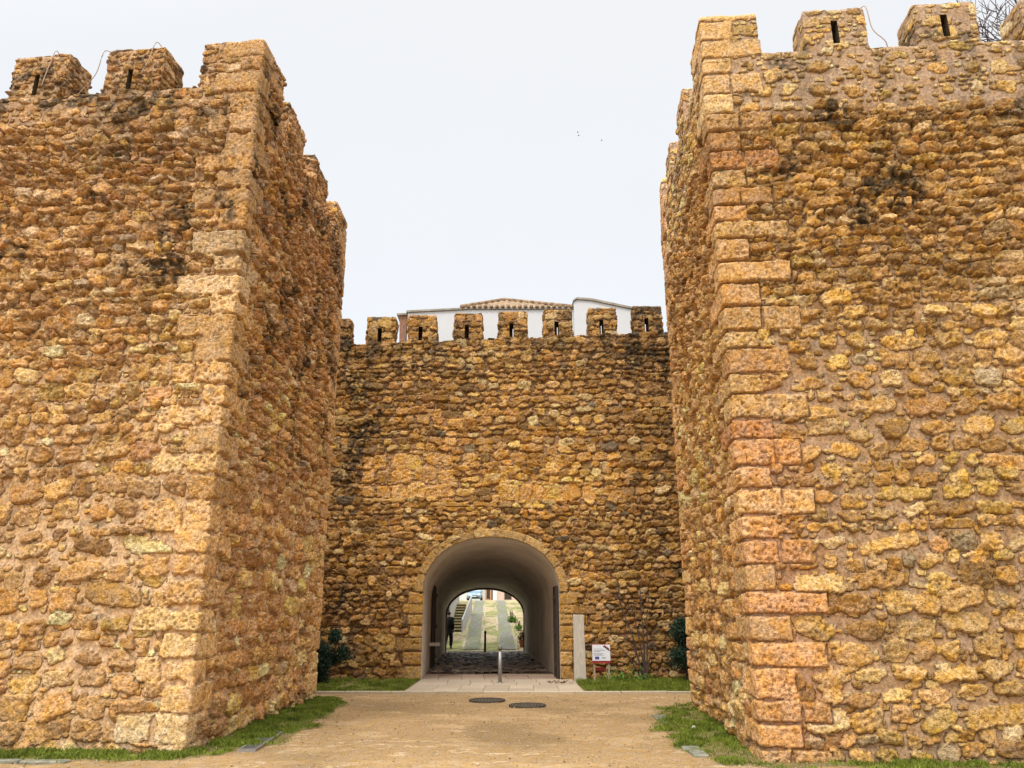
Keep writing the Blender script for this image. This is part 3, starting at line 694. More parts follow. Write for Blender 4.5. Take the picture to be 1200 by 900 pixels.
# arch ring of dressed voussoirs
def arch_pt(th, off):
    c, s_ = math.cos(th), math.sin(th); n = 2/2.15
    return AC-(AW+off)*math.copysign(abs(c)**n, c), AZ+(AR+off)*abs(s_)**n
rs = np.random.RandomState(12)
ths = [0]
while ths[-1] < math.pi: ths.append(ths[-1]+rs.uniform(.26, .44))
ths[-1] = math.pi
TH = np.linspace(0, math.pi, 520); prof = []
arc = np.array([arch_pt(t, 0) for t in TH]); arcL = np.concatenate([[0], np.cumsum(np.hypot(*np.diff(arc, axis=0).T))])
jn = np.interp(ths, TH, arcL); bi = np.clip(np.searchsorted(jn, arcL)-1, 0, len(jn)-2)
dj = np.minimum(arcL-jn[bi], jn[bi+1]-arcL)
rows = [(.06, .42), (.05, .25), (.03, .10), (.008, .03), (.004, .0)]+[(.02+.018*q, 0) for q in range(12)]+[(.235, .01), (.245, .08)]
V = []; C = []; brn = rs.rand(len(jn), 4)
Vg = np.zeros((len(rows), len(TH), 3)); Cg = np.zeros((len(rows), len(TH), 4))
for ri, (off, dep) in enumerate(rows):
    p = np.array([arch_pt(t, off) for t in TH]); wobble = (vn(arcL*5, arcL*0+off*20, 3)-.5)*.02
    pq = np.clip((dj+wobble+.002)/.016, 0, 1)
    face = .045+.02*brn[bi, 0]+(fbm(arcL*14, np.full_like(arcL, off*14), 9, 4)-.5)*.03
    edge = min(1, off/.02)*min(1, (.245-off)/.02) if dep == 0 else 0
    out_ = (pq*face*(.35+.65*max(edge, 0)) if dep < .01 else 0*face)
    radial = (fbm(arcL*4, arcL*0, 19, 3)-.5)*.03*(off > .2)
    nx_ = (p-np.array((AC, AZ*.8))); nx_ /= np.linalg.norm(nx_, axis=1)[:, None]
    p = p+nx_*radial[:, None]
    Vg[ri] = np.stack([p[:, 0], 21.5+dep-out_, p[:, 1]], -1)
    cc = pick(QGATE, brn[bi, 1])*(.85+.3*brn[bi, 2])[:, None]
    cc = cc*pq[:, None]+np.array((.20, .12, .05))*(1-pq[:, None])
    Cg[ri] = np.hstack([cc, pq[:, None]])
mk('arch_surround', Vg.reshape(-1, 3), gridF(len(rows), len(TH))[:, ::-1], M_STONE, G, col=Cg.reshape(-1, 4))
# plastered passage: profile lofted from the near arch to the lower far arch
def prof_pts(y, n=64):
    q = (y-21.5)/15.6; cxx = AC-.043*(y-21.5)-.02*q; w = AW-.02*q; zs = AZ+(1.62-AZ)*q; rise = AR+(1.24-AR)*q
    P = [(cxx-w, -.05), (cxx-w, .4), (cxx-w, .9), (cxx-w, 1.4)]
    for k in range(n+1):
        t = math.pi*k/n; c = math.cos(t); s_ = math.sin(t); nn = 2/2.15
        P.append((cxx-w*math.copysign(abs(c)**nn, c), zs+rise*abs(s_)**nn))
    P += [(cxx+w, 1.4), (cxx+w, .9), (cxx+w, .4), (cxx+w, -.05)]
    return P
yy = np.concatenate([[21.485], np.linspace(21.6, 37.1, 80)]); V = []
for y in yy:
    for i, (a, b) in enumerate(prof_pts(y)):
        w_ = (vn(np.array([y*1.1]), np.array([i*.25]), 4)[0]-.5)*.035*(y > 21.7)
        V.append((a, y, b+w_*(.3 if b < 2 else 1))) if b > 2 else V.append((a+w_, y, b))
nP = len(prof_pts(22))
mk('passage_lining', V, gridF(len(yy), nP), M_PLASTER, G)
# reveal at the far end, its stone coloured dark as edge shade
fr = []; pf = np.array(prof_pts(37.1)); cen = np.array((pf[:, 0].mean(), 1.0))
V = []
for (s_, y) in ((1.0, 36.95), (.975, 36.95), (.975, 37.35), (1.12, 37.35)):
    for p in pf: V.append((cen[0]+(p[0]-cen[0])*s_, y, p[1] if p[1] < 0 else (p[1]*(s_ if p[1] > 1.5 else 1))))
mk('rear_arch', V, gridF(4, len(pf)), plain('shade_toned_stone', (.10, .065, .04), .9, .3, 6), G)
# gate leaf folded back on the right, narrower door on the left
def leaf(x, y0, y1, h, sgn, name, lab):
    rt = MB()
    n = 5; dy = (y1-y0)/n
    for k in range(n): rt.box((x-.043*(y0+dy*(k+.5)-21.5), y0+dy*(k+.5), h/2+.02), (.06, dy-.008, h), bev=.006)
    o = rt.build(name, M_WOODDK, G); o['label'] = lab
    st = MB()
    for zz in (.35, h*.5, h-.3): st.box((x-sgn*.04-.043*((y0+y1)/2-21.5), (y0+y1)/2, zz), (.02, y1-y0-.05, .09))
    part_of(mk('iron_strap', np.array(st.V)-np.array(G.location), st.F, M_IRON, smooth=False), o)
leaf(AC+AW-.05, 21.58, 22.55, 2.38, 1, 'gate_leaf', 'dark plank gate leaf folded against the right side of the passage')
leaf(AC-AW+.06, 25.2, 26.5, 2.55, -1, 'gate_leaf', 'dark plank gate leaf folded against the left side of the passage')
lb = MB().box((AC-AW+.18-.13, 24.5, .78), (.34, .12, .10), bev=.01).build('latch_block', M_CONC, G)

# ------------------------------------------------------------------ white house behind the battlements
Hs = root('white_house', (.3, 29, 0), 'whitewashed house with a flat parapet rising behind the battlements over the passage', 'house')
mb = MB(); mb.prism([(-3.59, 4.0), (2.12, 4.0), (2.12, 11.72), (-1.4, 11.72), (-3.59, 11.60)], 'y', 24.5, 36.8)
mb.box((-6.1, 30, 2.2), (5.6, 13, 4.4)); mb.box((4.3, 30, 2.2), (5.6, 13, 4.4))
mb.build('wall', M_WHITE, Hs)
cp = MB(); cp.prism([(-3.64, 11.605), (-1.4, 11.725), (2.1, 11.725), (2.1, 11.79), (-1.4, 11.79), (-3.64, 11.67)], 'y', 24.44, 24.75); cp.build('coping', M_COPING, Hs)
# shallow hipped roof of canal tiles
V = []; F = []
apex = np.array((-.28, 26.1, 12.72)); ev = 11.82
for (a, b) in (((-1.75, 24.62), (2.1, 24.62)), ((2.1, 24.62), (2.1, 29.5)), ((-1.75, 29.5), (-1.75, 24.62))):
    a = np.array((*a, ev)); b = np.array((*b, ev)); L = np.linalg.norm(b-a); n = int(L/.05); m = 26
    rid = apex if a[1] == b[1] else None
    o = len(V)
    for j in range(m+1):
        t = j/m
        for i in range(n+1):
            s_ = i/n; base = a+(b-a)*s_
            if rid is not None: top = apex+(b-a)/L*(s_-.5)*.02
            else:
                top = np.array((apex[0], np.clip(base[1], 26.1, 29.5), apex[2]))
            p = base+(top-base)*t
            nu = np.linalg.norm(p-(a+(b-a)*.5)) if False else (s_*L*(1-t) if rid is not None else s_*L)
            u_ = (p-a) @ ((b-a)/L)
            p = p+np.array((0, 0, .05*abs(math.sin(math.pi*u_/.21))+.035*((j*.5) % 1)))
            V.append(p)
    F += [tuple(q+o) for q in gridF(m+1, n+1)]
mk('roof', V, F, M_TILE, Hs)
rt_ = MB(); rng = random.Random(5)
for (p0, p1) in (((-1.75, 24.6, 11.86), tuple(apex+np.array((0, 0, .04)))), ((2.1, 24.6, 11.86), tuple(apex+np.array((0, 0, .04))))):
    p0 = Vector(p0); p1 = Vector(p1); n = 11
    for k in range(n):
        a = p0.lerp(p1, k/n); b = p0.lerp(p1, (k+1.15)/n); rt_.tube([a, b+Vector((0, 0, .03))], [.085, .065], 8)
for k in range(20):
    x = -1.7+k*.197; rt_.tube([(x, 24.40, 11.80), (x, 24.85, 11.90)], [.065, .055], 7)
rt_.build('ridge_tile', M_TILE, Hs, smooth=True)
ch = MB().box((-3.76, 24.9, 10.9), (.20, .4, 1.35), taper=1.3).build('chimney', M_BRICK, Hs)
MB().box((-3.78, 24.9, 11.59), (.40, .66, .06)).build('chimney_cap', M_COPING, Hs)
H2 = root('white_house', (3.1, 29, 0), 'whitewashed lean-to gable with sloping grey coping beside the tiled roof', 'house')
MB().prism([(2.125, 4.0), (4.95, 4.0), (4.95, 11.55), (4.25, 11.66), (2.70, 12.02), (2.24, 12.05), (2.125, 11.97)], 'y', 24.42, 36.8).build('wall', M_WHITE, H2)
pts = [(2.09, 11.97), (2.22, 12.055), (2.70, 12.025), (4.25, 11.67), (4.98, 11.55)]
MB().prism([*pts, *[(a+.02, b+.07) for a, b in pts[::-1]]], 'y', 24.36, 24.7).build('coping', M_COPING, H2)

# ------------------------------------------------------------------ street beyond the passage
def strip(name, pts, c, lift, seed, mat=M_PAVE, ny=60, nx=10, bumpy=.01, kind='structure', size=.14):
    """pts: list of (Y, x0, x1)"""
    Ys = [p[0] for p in pts]; yv = np.linspace(Ys[0], Ys[-1], int((Ys[-1]-Ys[0])/.05)); xl = np.interp(yv, Ys, [p[1] for p in pts]); xr = np.interp(yv, Ys, [p[2] for p in pts])
    nx = max(4, int((xr[0]-xl[0])/.04)); T = np.linspace(0, 1, nx)
    X = xl[:, None]+(xr-xl)[:, None]*T; Yg = np.broadcast_to(yv[:, None], X.shape)
    rb = Rubble(seed, -30, 30, 30, 100, lambda v: size, (1, 1.7), (.9, 1.05), p=3, warp=(.02, .03, .006))
    f1, f2, i, lx, ly = rb.ev(X.ravel(), Yg.ravel()); pr = np.minimum(np.clip((1.1-f1)/.3, 0, 1), np.clip((f2-f1)/.2, 0, 1)); rr = rb.rnd[i]
    Zz = rampz(Yg.ravel())+lift+pr*bumpy+rr[:, 0]*bumpy*.5
    gr = sm(fbm(X.ravel()*1.1, Yg.ravel()*.5, seed+2, 4), .46, .62)[:, None]
    cc = np.array(c)*(.75+.5*rr[:, 1])[:, None]*(.6+.4*pr)[:, None]
    grn = np.array((.19, .225, .05)); kk = gr*(.75 if size > .1 else .35); cc = cc*(1-kk)+grn*kk*(.6+.8*rr[:, 2])[:, None]
    return tag(mk(name, np.stack([X.ravel(), Yg.ravel(), Zz], -1), gridF(len(yv), nx), mat, col=cc), kind=kind)
strip('street', [(37.3, -3.6, 1.2), (65, -4.3, .9), (95, -5.8, 1.5), (110, -6, 2)], (.50, .41, .24), .02, 201)
strip('wheel_track', [(38.0, -2.22, -1.50), (65, -3.05, -2.35), (90, -4.2, -3.1)], (.26, .26, .22), .055, 202, size=.09)
strip('wheel_track', [(38.0, -.54, .18), (65, -1.25, -.55), (90, -1.9, -.8)], (.26, .26, .22), .055, 203, size=.09)
slabs('street_kerb', -3.2, .8, 37.36, 37.75, .05, 6, 1, (.46, .39, .30), 6)
for a, b in ((-2.30, -3.28), (-1.38, -2.17), (-.62, -1.38), (.30, -.27)):
    strip('kerb', [(38.0, a-.05, a+.05), (65, b-.05, b+.05)], (.50, .43, .30), .065, 210, bumpy=.004)
# stairs on the left
st = root('stone_steps', (-2.95, 45.2, float(rampz(45.2))), 'worn pale stone steps climbing beside the street beyond the passage', 'steps')
M_TREAD = plain('tread_stone', (.56, .48, .28), .9, .25, 4); M_RISER = plain('riser_shade_stone', (.20, .17, .09), .9, .3, 4)  # risers are the tread tone darkened, shade put into the colour
for k in range(10):
    y0 = 45.2+k*.50; zt = .86+.158*k
    sp = MB().box((-3.12-.006*k, y0+.03, zt+.03), (.58, .55, .06), bev=.012).build('step', M_TREAD, st)
    rz = MB().box((-3.12-.006*k, y0+.30, zt-.35), (.58, .50, .70))
    part_of(mk('riser', np.array(rz.V)-np.array(st.location), rz.F, M_RISER, smooth=False), sp)
hr = MB(); hr.prism([(45.0, .6), (55, 1.6), (55, 3.0), (45.0, 1.42)], 'x', -2.84, -2.76)
W1 = hr.build('parapet_wall', M_WHITE); tag(W1, 'low sloping white parapet wall beside the stone steps', 'wall')
# houses along the street
def house(name, x0, x1, y0, y1, h, mat, lab, wins, face, rooft=None, group=None):
    """face: 'x+' windows on the wall at x1, 'x-' at x0, 'y-' at y0; wins list of (along, z, w, h, kind)"""
    z0 = float(rampz((y0+y1)/2))-1.5; b = root(name, ((x0+x1)/2, (y0+y1)/2, 0), lab, 'house', group)
    MB().box(((x0+x1)/2, (y0+y1)/2, z0+(h+1.5)/2), (x1-x0, y1-y0, h+1.5)).build('wall', mat, b)
    for (t, z, w, hh, kd) in wins:
        m = M_WOODDK if kd == 'door' else M_SHUT
        if face == 'y-': c = (t, y0-.01, z); d = (w, .10, hh); d2 = (w+.16, .06, hh+.16); c2 = (t, y0+.002, z)
        else:
            xx = x1 if face == 'x+' else x0; c = (xx, t, z); d = (.10, w, hh); d2 = (.06, w+.16, hh+.16); c2 = (xx, t, z)
        f = MB().box(c2, d2).build('door_frame' if kd == 'door' else 'window_frame', M_COPING, b)
        MB().box(c, d).build('door' if kd == 'door' else 'window', m, b)
    zr = z0+h+1.5; mr_ = MB(); ym = (y0+y1)/2
    mr_.prism([(y0-.2, zr), (ym, zr+1.1), (y1+.2, zr), (y1+.2, zr-.08), (y0-.2, zr-.08)], 'x', x0-.15, x1+.15)
    mr_.build('roof', M_TILE, b)
M_SHUT = plain('shutter_glass', (.06, .075, .09), .3, .2, bump=0)
M_CREAM = plain('cream_wall', (.66, .60, .50), .9, .08, 1)
M_ORANGE = plain('orange_wall', (.60, .25, .11), .9, .08, 1)
M_PINK = plain('pink_wall', (.62, .45, .38), .9, .08, 1)
house('terraced_house', -9.5, -3.45, 39, 52, 6.5, M_WHITE, 'white terraced house left of the street, nearest the passage', [(43, 1.5, .9, 2.0, 'door'), (48, 3.2, .8, 1.1, 'window')], 'x+')
house('terraced_house', -12, -5.6, 52.2, 80, 7, M_CREAM, 'cream terraced house left of the street behind the steps', [(58, 3.7, .9, 1.2, 'window'), (66, 4.0, .9, 1.2, 'window'), (73, 3.9, .9, 2, 'door')], 'x+')
house('terraced_house', 1.15, 8, 39, 54, 6.0, M_CREAM, 'cream terraced house right of the street, nearest the passage', [(47, 2.3, .9, 1.1, 'window')], 'x-')
house('terraced_house', 2.0, 9, 54.2, 90, 6.5, M_WHITE, 'white terraced house right of the street, farther up the hill', [(60, 3.8, .9, 1.2, 'window'), (68, 4.2, .9, 1.2, 'window'), (80, 4.6, .9, 1.2, 'window')], 'x-')
house('terraced_house', -9.5, -4.0, 118, 126, 6, M_WHITE, 'white house closing the top of the street on the left', [(-7, 6, 1, 1.3, 'window')], 'y-')
house('terraced_house', -3.95, -3.05, 117, 126, 3.6, M_ORANGE, 'narrow orange house at the top of the street', [(-3.5, 4.9, .5, 1.7, 'door')], 'y-')
house('terraced_house', -2.25, 4.5, 118, 126, 6.4, M_PINK, 'pale pink house closing the top of the street on the right', [(-.6, 5.0, 1, 2, 'door'), (2.0, 5.4, 1, 1.2, 'window')], 'y-')

# ------------------------------------------------------------------ leaves, bushes, weeds, grass
def leaves(rs, n, cfun, L, W, up=.4):
    P = cfun(n); d = rs.normal(size=(n, 3)); d[:, 2] += up; d /= np.linalg.norm(d, axis=1)[:, None]
    s_ = np.cross(d, rs.normal(size=(n, 3))); s_ /= np.linalg.norm(s_, axis=1)[:, None]
    l = L*rs.uniform(.6, 1.2, (n, 1)); w = W*rs.uniform(.7, 1.2, (n, 1)); nrm = np.cross(d, s_)
    V = np.stack([P, P+d*l*.5+s_*w*.5+nrm*l*.06, P+d*l, P+d*l*.5-s_*w*.5+nrm*l*.06], 1).reshape(-1, 3)
    F = np.arange(4*n).reshape(-1, 4); return V, F
def bush(name, c, rad, n, L, W, lab, seed, mat=M_BUSH, nstem=7, cat='bush', clumps=14):
    rs = np.random.RandomState(seed); b = root(name, c, lab, cat)
    cl = rs.normal(size=(clumps, 3)); cl /= np.linalg.norm(cl, axis=1)[:, None]
    cl = cl*rs.uniform(.35, .95, (clumps, 1))*np.array(rad)+np.array((c[0], c[1], rad[2]*1.05))
    cl[:, 2] = np.maximum(cl[:, 2], .12)
    sz = rs.uniform(.16, .34, clumps)*max(rad)*1.15
    def cf(n):
        i = rs.randint(0, clumps, n); q = rs.normal(size=(n, 3)); q /= np.linalg.norm(q, axis=1)[:, None]
        return cl[i]+q*(rs.uniform(.0, 1.25, (n, 1))**.6)*sz[i][:, None]
    V, F = leaves(rs, n, cf, L, W); V[:, 2] = np.maximum(V[:, 2], .01)
    mk('foliage', V, F, mat, b, smooth=False)
    m = MB()
    for k in range(nstem):
        e_ = cl[rs.randint(0, clumps)]; mid = (np.array(c)+e_)/2+rs.normal(0, .05, 3)
        m.tube([(c[0]+rs.normal(0, .04), c[1]+rs.normal(0, .04), 0), tuple(mid), tuple(e_)], [.015, .010, .004], 5)
    m.build('stem', M_BARK, b)
    return b
bush('evergreen_bush', (-4.70, 20.45, 0), (.74, .50, .72), 9000, .12, .028, 'dark evergreen bush against the wall beside the left tower', 31)
bush('evergreen_bush', (4.42, 20.5, 0), (.36, .42, .85), 5500, .12, .028, 'tall dark evergreen bush in the corner by the right tower', 32)
# bare shrub with thin upright stems
sh = root('bare_shrub', (3.36, 20.7, 0), 'leafless shrub with thin dark stems fanned against the gate wall', 'shrub')
m = MB(); rng = random.Random(4)
for (tx, tz, ty) in ((-.62, 2.45, .2), (.02, 2.6, .3), (-.28, 1.9, .15), (.22, 2.2, .3), (-.85, 1.2, .1), (.10, 1.5, .2), (-.45, 1.3, .05), (.32, 1.2, .1)):
    p0 = Vector((3.36+rng.uniform(-.05, .05), 20.7, 0)); p1 = p0+Vector((tx*.35, ty*.3, tz*.45)); p2 = p0+Vector((tx, ty, tz))
    q = p1.lerp(p2, .5)+Vector((rng.uniform(-.05, .05), 0, 0)); m.tube([p0, p1, q, p2], [.024, .018, .013, .006], 6)
    for k in range(4):
        t = rng.uniform(.3, .95); a = p1.lerp(p2, t); b_ = a+Vector((rng.uniform(-.22, .22), rng.uniform(-.05, .08), rng.uniform(.10, .32))); m.tube([a, b_], [.008, .004], 4)
m.build('stem', M_BARK, sh)
bush('leafy_weed', (3.0, 20.6, 0), (.75, .30, .07), 240, .11, .04, 'low bright green weeds at the foot of the bare shrub', 41, mat=M_WEED, nstem=3, cat='plant', clumps=20)
# street plants
bush('leafy_plant', (.02, 50, float(rampz(50))), (.34, .6, .16), 900, .10, .06, 'bright green leafy plant along the right side of the street', 42, mat=M_WEED, cat='plant')
bush('leafy_plant', (.42, 45.6, float(rampz(46))), (.22, .4, .14), 500, .09, .05, 'small green plant by the cream house, lower on the street', 43, mat=M_WEED, cat='plant')
def lift(o, z):                                # bushes are modelled from z=0: raise the ones on the slope
    for ch in o.children: ch.location.z += z
for o in list(COL.objects):
    if o.name.startswith('leafy_plant') and o.type == 'EMPTY': lift(o, o.location.z)
po = root('flower_pot', (.52, 38.9, float(rampz(38.9))), 'dark plant in a terracotta pot just beyond the passage on the right', 'flower pot')
zb = float(rampz(38.9)); m = MB().tube([(.52, 38.9, zb), (.52, 38.9, zb+.05), (.52, 38.9, zb+.3), (.52, 38.9, zb+.34), (.52, 38.9, zb+.31)], [.12, .14, .19, .2, .15], 14)
m.build('pot', plain('terracotta', (.35, .12, .06), .8, .2), po, smooth=True)
rs = np.random.RandomState(6)
V, F = leaves(rs, 260, lambda n: np.array((.52, 38.9, zb+.5))+rs.normal(size=(n, 3))*np.array((.12, .12, .13)), .13, .05)
mk('foliage', V, F, plain('bronze_leaf', (.12, .05, .025), .6, .4, 12, bump=0), po, smooth=False)

def blades(name, poly, dens, seed, hgt, lab, mask=None):
    rs = np.random.RandomState(seed); P = np.array(poly); lo = P.min(0); hi = P.max(0)
    lo = np.maximum(lo, (-9, 8.9)); hi = np.minimum(hi, (8.6, 21.5))
    n = int((hi[0]-lo[0])*(hi[1]-lo[1])*dens); x = rs.uniform(lo[0]-.2, hi[0]+.2, n); y = rs.uniform(lo[1]-.2, hi[1], n)
    a = grass_amount(x, y)*(.15+1.1*sm(fbm(x*3.5, y*3.5, 66, 3), .35, .60)); k = (rs.rand(n) < a) & (polyd(x, y, poly) > -.25)
    if mask is not None: k &= mask(x, y)
    x, y, a = x[k], y[k], a[k]; n = len(x)
    h = hgt*rs.uniform(.4, 1.25, n)*(.5+.8*a); t = rs.uniform(0, 2*np.pi, n); lean = rs.uniform(.15, .9, n)*h; t2 = rs.uniform(0, 2*np.pi, n)
    w = .0045+.003*rs.rand(n); dx, dy = np.cos(t)*w, np.sin(t)*w
    z = np.full(n, -.01); lx_, ly_ = np.cos(t2)*lean, np.sin(t2)*lean
    V = np.stack([np.stack([x-dx, y-dy, z], -1), np.stack([x+dx, y+dy, z], -1), np.stack([x+dx*.7+lx_*.4, y+dy*.7+ly_*.4, z+h*.65], -1), np.stack([x+lx_, y+ly_, z+h], -1)], 1)
    V[:, :, 2] += .01
    return tag(mk(name, V.reshape(-1, 3), np.arange(4*n).reshape(-1, 4), M_GRASS, smooth=False), lab, 'grass', kind='stuff')
blades('grass', LEFT_BED, 8000, 1, .045, 'short green grass along the foot of the left tower')
blades('grass', RIGHT_BED, 7500, 2, .045, 'patchy green grass and moss along the foot of the right tower')
blades('grass', [(-5.6, 17.95), (-2.42, 17.95), (-2.42, 21.45), (-5.6, 21.45)], 3500, 3, .06, 'dark green grass bed left of the paved apron')
blades('grass', [(1.62, 17.95), (5.2, 17.95), (5.2, 21.45), (1.62, 21.45)], 3500, 4, .09, 'green grass bed right of the paved apron, under the sign')
# loose pebbles on the path
rs = np.random.RandomState(77); n = 16000; px = rs.uniform(-6.5, 5.5, n); py = rs.uniform(9.2, 17.6, n); pz = rs.uniform(.003, .008, n)*(1+1.2*(rs.rand(n) < .05))
a = np.stack([px, py, pz*0], -1); oc = np.array([(1, 0, 0), (0, 1, 0), (-1, 0, 0), (0, -1, 0), (0, 0, .7), (0, 0, -.7)])
V = (a[:, None, :]+oc[None]*pz[:, None, None]*rs.uniform(.7, 1.4, (n, 6, 1))); f = np.array([(0, 1, 4), (1, 2, 4), (2, 3, 4), (3, 0, 4), (1, 0, 5), (2, 1, 5), (3, 2, 5), (0, 3, 5)])
F = (f[None]+6*np.arange(n)[:, None, None]).reshape(-1, 3)
pc = pick([(.40, .28, .15, 3), (.55, .45, .32, 2), (.22, .14, .07, 2), (.3, .16, .08, 1)], rs.rand(n)).repeat(6, 0)
tag(mk('gravel', V.reshape(-1, 3), F, M_GROUND, col=pc), 'loose gravel scattered over the sandy path', 'gravel', kind='stuff')
# rubble litter at the foot of the right tower
for i, (x, y, s_) in enumerate(((2.68, 12.25, .06), (2.55, 12.0, .035))):
    m = MB(); m.box((x, y, s_*.4), (s_*1.6, s_*1.2, s_), Matrix.Rotation(.4*i+.3, 3, 'Z'), .7, bev=s_*.2)
    tag(m.build('loose_stone', M_CONC, smooth=True), ['pale loose stone in the grass beside the right tower', 'smallest pale stone in the grass beside the right tower'][i], 'stone')

# ------------------------------------------------------------------ things on the ground
def manhole(x, y, r, lab, grp=None, mat=None):
    t = root('manhole_cover', (x, y, 0), lab, 'manhole cover', 'manhole covers on the sandy path')
    m = MB(); n = 40; V = []; F = []
    prof = [(r, -.02), (r, .018), (r*.985, .024), (r*.90, .024), (r*.885, .014)]
    for (q, z) in prof:
        for k in range(n): V.append((x+q*math.cos(2*math.pi*k/n), y+q*math.sin(2*math.pi*k/n), z))
    for i in range(len(prof)-1):
        for k in range(n): F.append((i*n+k, i*n+(k+1) % n, (i+1)*n+(k+1) % n, (i+1)*n+k))
    mk('frame', V, F, M_STEEL if False else M_IRON, t, smooth=False)
    m = MB().tube([(x, y, -.02), (x, y, .012)], [r*.875, r*.875], n)
    for i in range(-4, 5):
        for j in range(-4, 5):
            if math.hypot(i, j) < 4.6: m.box((x+i*r*.17, y+j*r*.17, .015), (r*.09, r*.09, .008))
    m.build('lid', mat or M_IRON, t)
manhole(-.49, 16.3, .36, 'round manhole cover with a rusty speckled centre, farther left one')
manhole(.29, 15.4, .35, 'round dark manhole cover, nearer the camera and to the right')
def grate(x0, y0, x1, y1, w, lab, mat, slot=True, name='drain_cover'):
    d = Vector((x1-x0, y1-y0, 0)); L = d.length; ang = math.atan2(d.y, d.x); Mx = Matrix.Rotation(ang, 3, 'Z'); c = ((x0+x1)/2, (y0+y1)/2, .012)
    t = root(name, (c[0], c[1], 0), lab, 'drain cover' if slot else 'paving slab')
    if not slot:
        for s_, q in ((-1, .54), (1, .45)):
            o = Mx @ Vector((s_*L*(1-q)/2, s_*.008, 0)); MB().box((c[0]+o.x, c[1]+o.y, -.012+.004*s_), (L*q, w-.02*(s_+1), .06), Mx, bev=.012).build('slab', mat, t)
        return
    fr = MB()
    for s_ in (-1, 1):
        o = Mx @ Vector((0, s_*(w/2-.015), 0)); fr.box((c[0]+o.x, c[1]+o.y, -.001), (L, .03, .05), Mx)
        o = Mx @ Vector((s_*(L/2-.03), 0, 0)); fr.box((c[0]+o.x, c[1]+o.y, .0), (.06, w-.06, .05), Mx)
    fr.build('frame', M_STEEL if slot else mat, t)
    g = MB().box((c[0], c[1], .0), (L-.1, w-.05, .03), Mx)
    if slot:
        n = int(L/.06)
        for k in range(n):
            o = Mx @ Vector((-L/2+.06+k*.06, 0, 0)); g.box((c[0]+o.x, c[1]+o.y, .016), (.02, w-.08, .010), Mx)
    g.build('grille' if slot else 'slab', mat, t)
grate(-3.28, 10.35, -3.38, 11.9, .22, 'long grey metal drain cover in the grass beside the left tower', plain('grate_dark', (.12, .12, .11), .6, .2, metal=.3))
M_SLAB = plain('lichened_slab', (.20, .19, .15), .9, .35, 9, c2=(.09, .10, .06))
grate(2.30, 11.1, 2.24, 9.95, .23, 'mossy grey slab sunk in the grass, nearer the camera by the right tower', M_SLAB, False, 'sunken_slab')
grate(2.48, 13.95, 2.42, 12.85, .23, 'mossy grey slab sunk in the grass, farther off by the right tower', M_SLAB, False, 'sunken_slab')
grate(-5.1, 9.66, -6.1, 9.70, .14, 'grey slab edge in the grass under the left tower front', M_SLAB, False, 'sunken_slab')
# bollards
t = root('bollard', (-.30, 20.4, 0), 'slim steel bollard on the paving in front of the arch', 'bollard')
MB().tube([(-.3, 20.4, .0), (-.3, 20.4, .76)], [.045, .045], 16).build('post', M_STEEL, t, smooth=True)
MB().tube([(-.3, 20.4, .755), (-.3, 20.4, .77), (-.3, 20.4, .80)], [.047, .03, .03], 16).build('neck', M_DARKST, t, smooth=True)
MB().tube([(-.3, 20.4, .80), (-.3, 20.4, .803), (-.3, 20.4, .885), (-.3, 20.4, .89)], [.040, .045, .045, .040], 16).build('cap', M_STEEL, t, smooth=True)
MB().tube([(-.3, 20.4, .012), (-.3, 20.4, .03)], [.08, .075], 16).build('base_plate', M_STEEL, t, smooth=False)
t = root('bollard', (-1.24, 37.2, 0), 'black bollard at the far end of the passage', 'bollard')
MB().tube([(-1.24, 37.2, .0), (-1.24, 37.2, .84)], [.05, .05], 14).build('post', M_DARKST, t, smooth=True)
MB().tube([(-1.24, 37.2, .84), (-1.24, 37.2, .86), (-1.24, 37.2, .93), (-1.24, 37.2, .96)], [.055, .06, .055, .02], 14).build('cap', M_DARKST, t, smooth=True)
# stele
m = MB(); m.prism([(1.575, -.05), (1.875, -.05), (1.845, 1.63), (1.575, 1.64)], 'y', 20.55, 20.72)
o = m.build('stone_stele', M_CONC); bv = o.modifiers.new('bevel', 'BEVEL'); bv.width = .012; bv.segments = 2
tag(o, 'tall pale concrete slab standing upright right of the arch', 'stele')
# information sign
t = root('information_sign', (2.28, 20.6, 0), 'white information board on two wooden posts, with red edges and a small blue flag', 'sign')
for dx in (-.185, .185): MB().box((2.27+dx, 20.64, .28), (.05, .05, .62), bev=.004).build('post', M_WOOD, t)
MB().box((2.27, 20.60, .685), (.47, .025, .45), bev=.003).build('board', M_RED, t)
MB().box((2.27, 20.585, .708), (.455, .012, .385), bev=.002).build('panel', M_SIGNW, t)
MB().box((2.16, 20.577, .585), (.10, .008, .065)).build('flag', M_BLUE, t)
m = MB()
for k in range(12):
    a = 2*math.pi*k/12; m.tube([(2.16+.021*math.cos(a), 20.572, .585+.021*math.sin(a)), (2.16+.021*math.cos(a), 20.5705, .585+.021*math.sin(a))], [.0035, .0035], 5)
m.build('star_ring', M_YEL, t)
m = MB()
for k, (w, zz) in enumerate(((.24, .80), (.30, .765), (.18, .74), (.27, .70), (.22, .675), (.25, .65))): m.box((2.07+w/2, 20.578, zz), (w, .004, .007))
for k in range(3): m.box((2.33, 20.578, .60-.014*k), (.12-.02*k, .004, .005))
m.build('lettering', M_INK, t)
MB().box((2.405, 20.577, .815), (.20, .006, .020), Matrix.Rotation(.62, 3, 'Y')).build('corner_ribbon', M_DARKST, t)
MB().box((2.41, 20.575, .845), (.15, .006, .02), Matrix.Rotation(.62, 3, 'Y')).build('corner_ribbon', M_RED, t)
m = MB(); m.box((2.27, 20.9, .30), (.26, .02, .07), Matrix.Rotation(.1, 3, 'Y')); 
tag(m.build('red_board', M_RED), 'faded red board leaning behind the information sign', 'board')
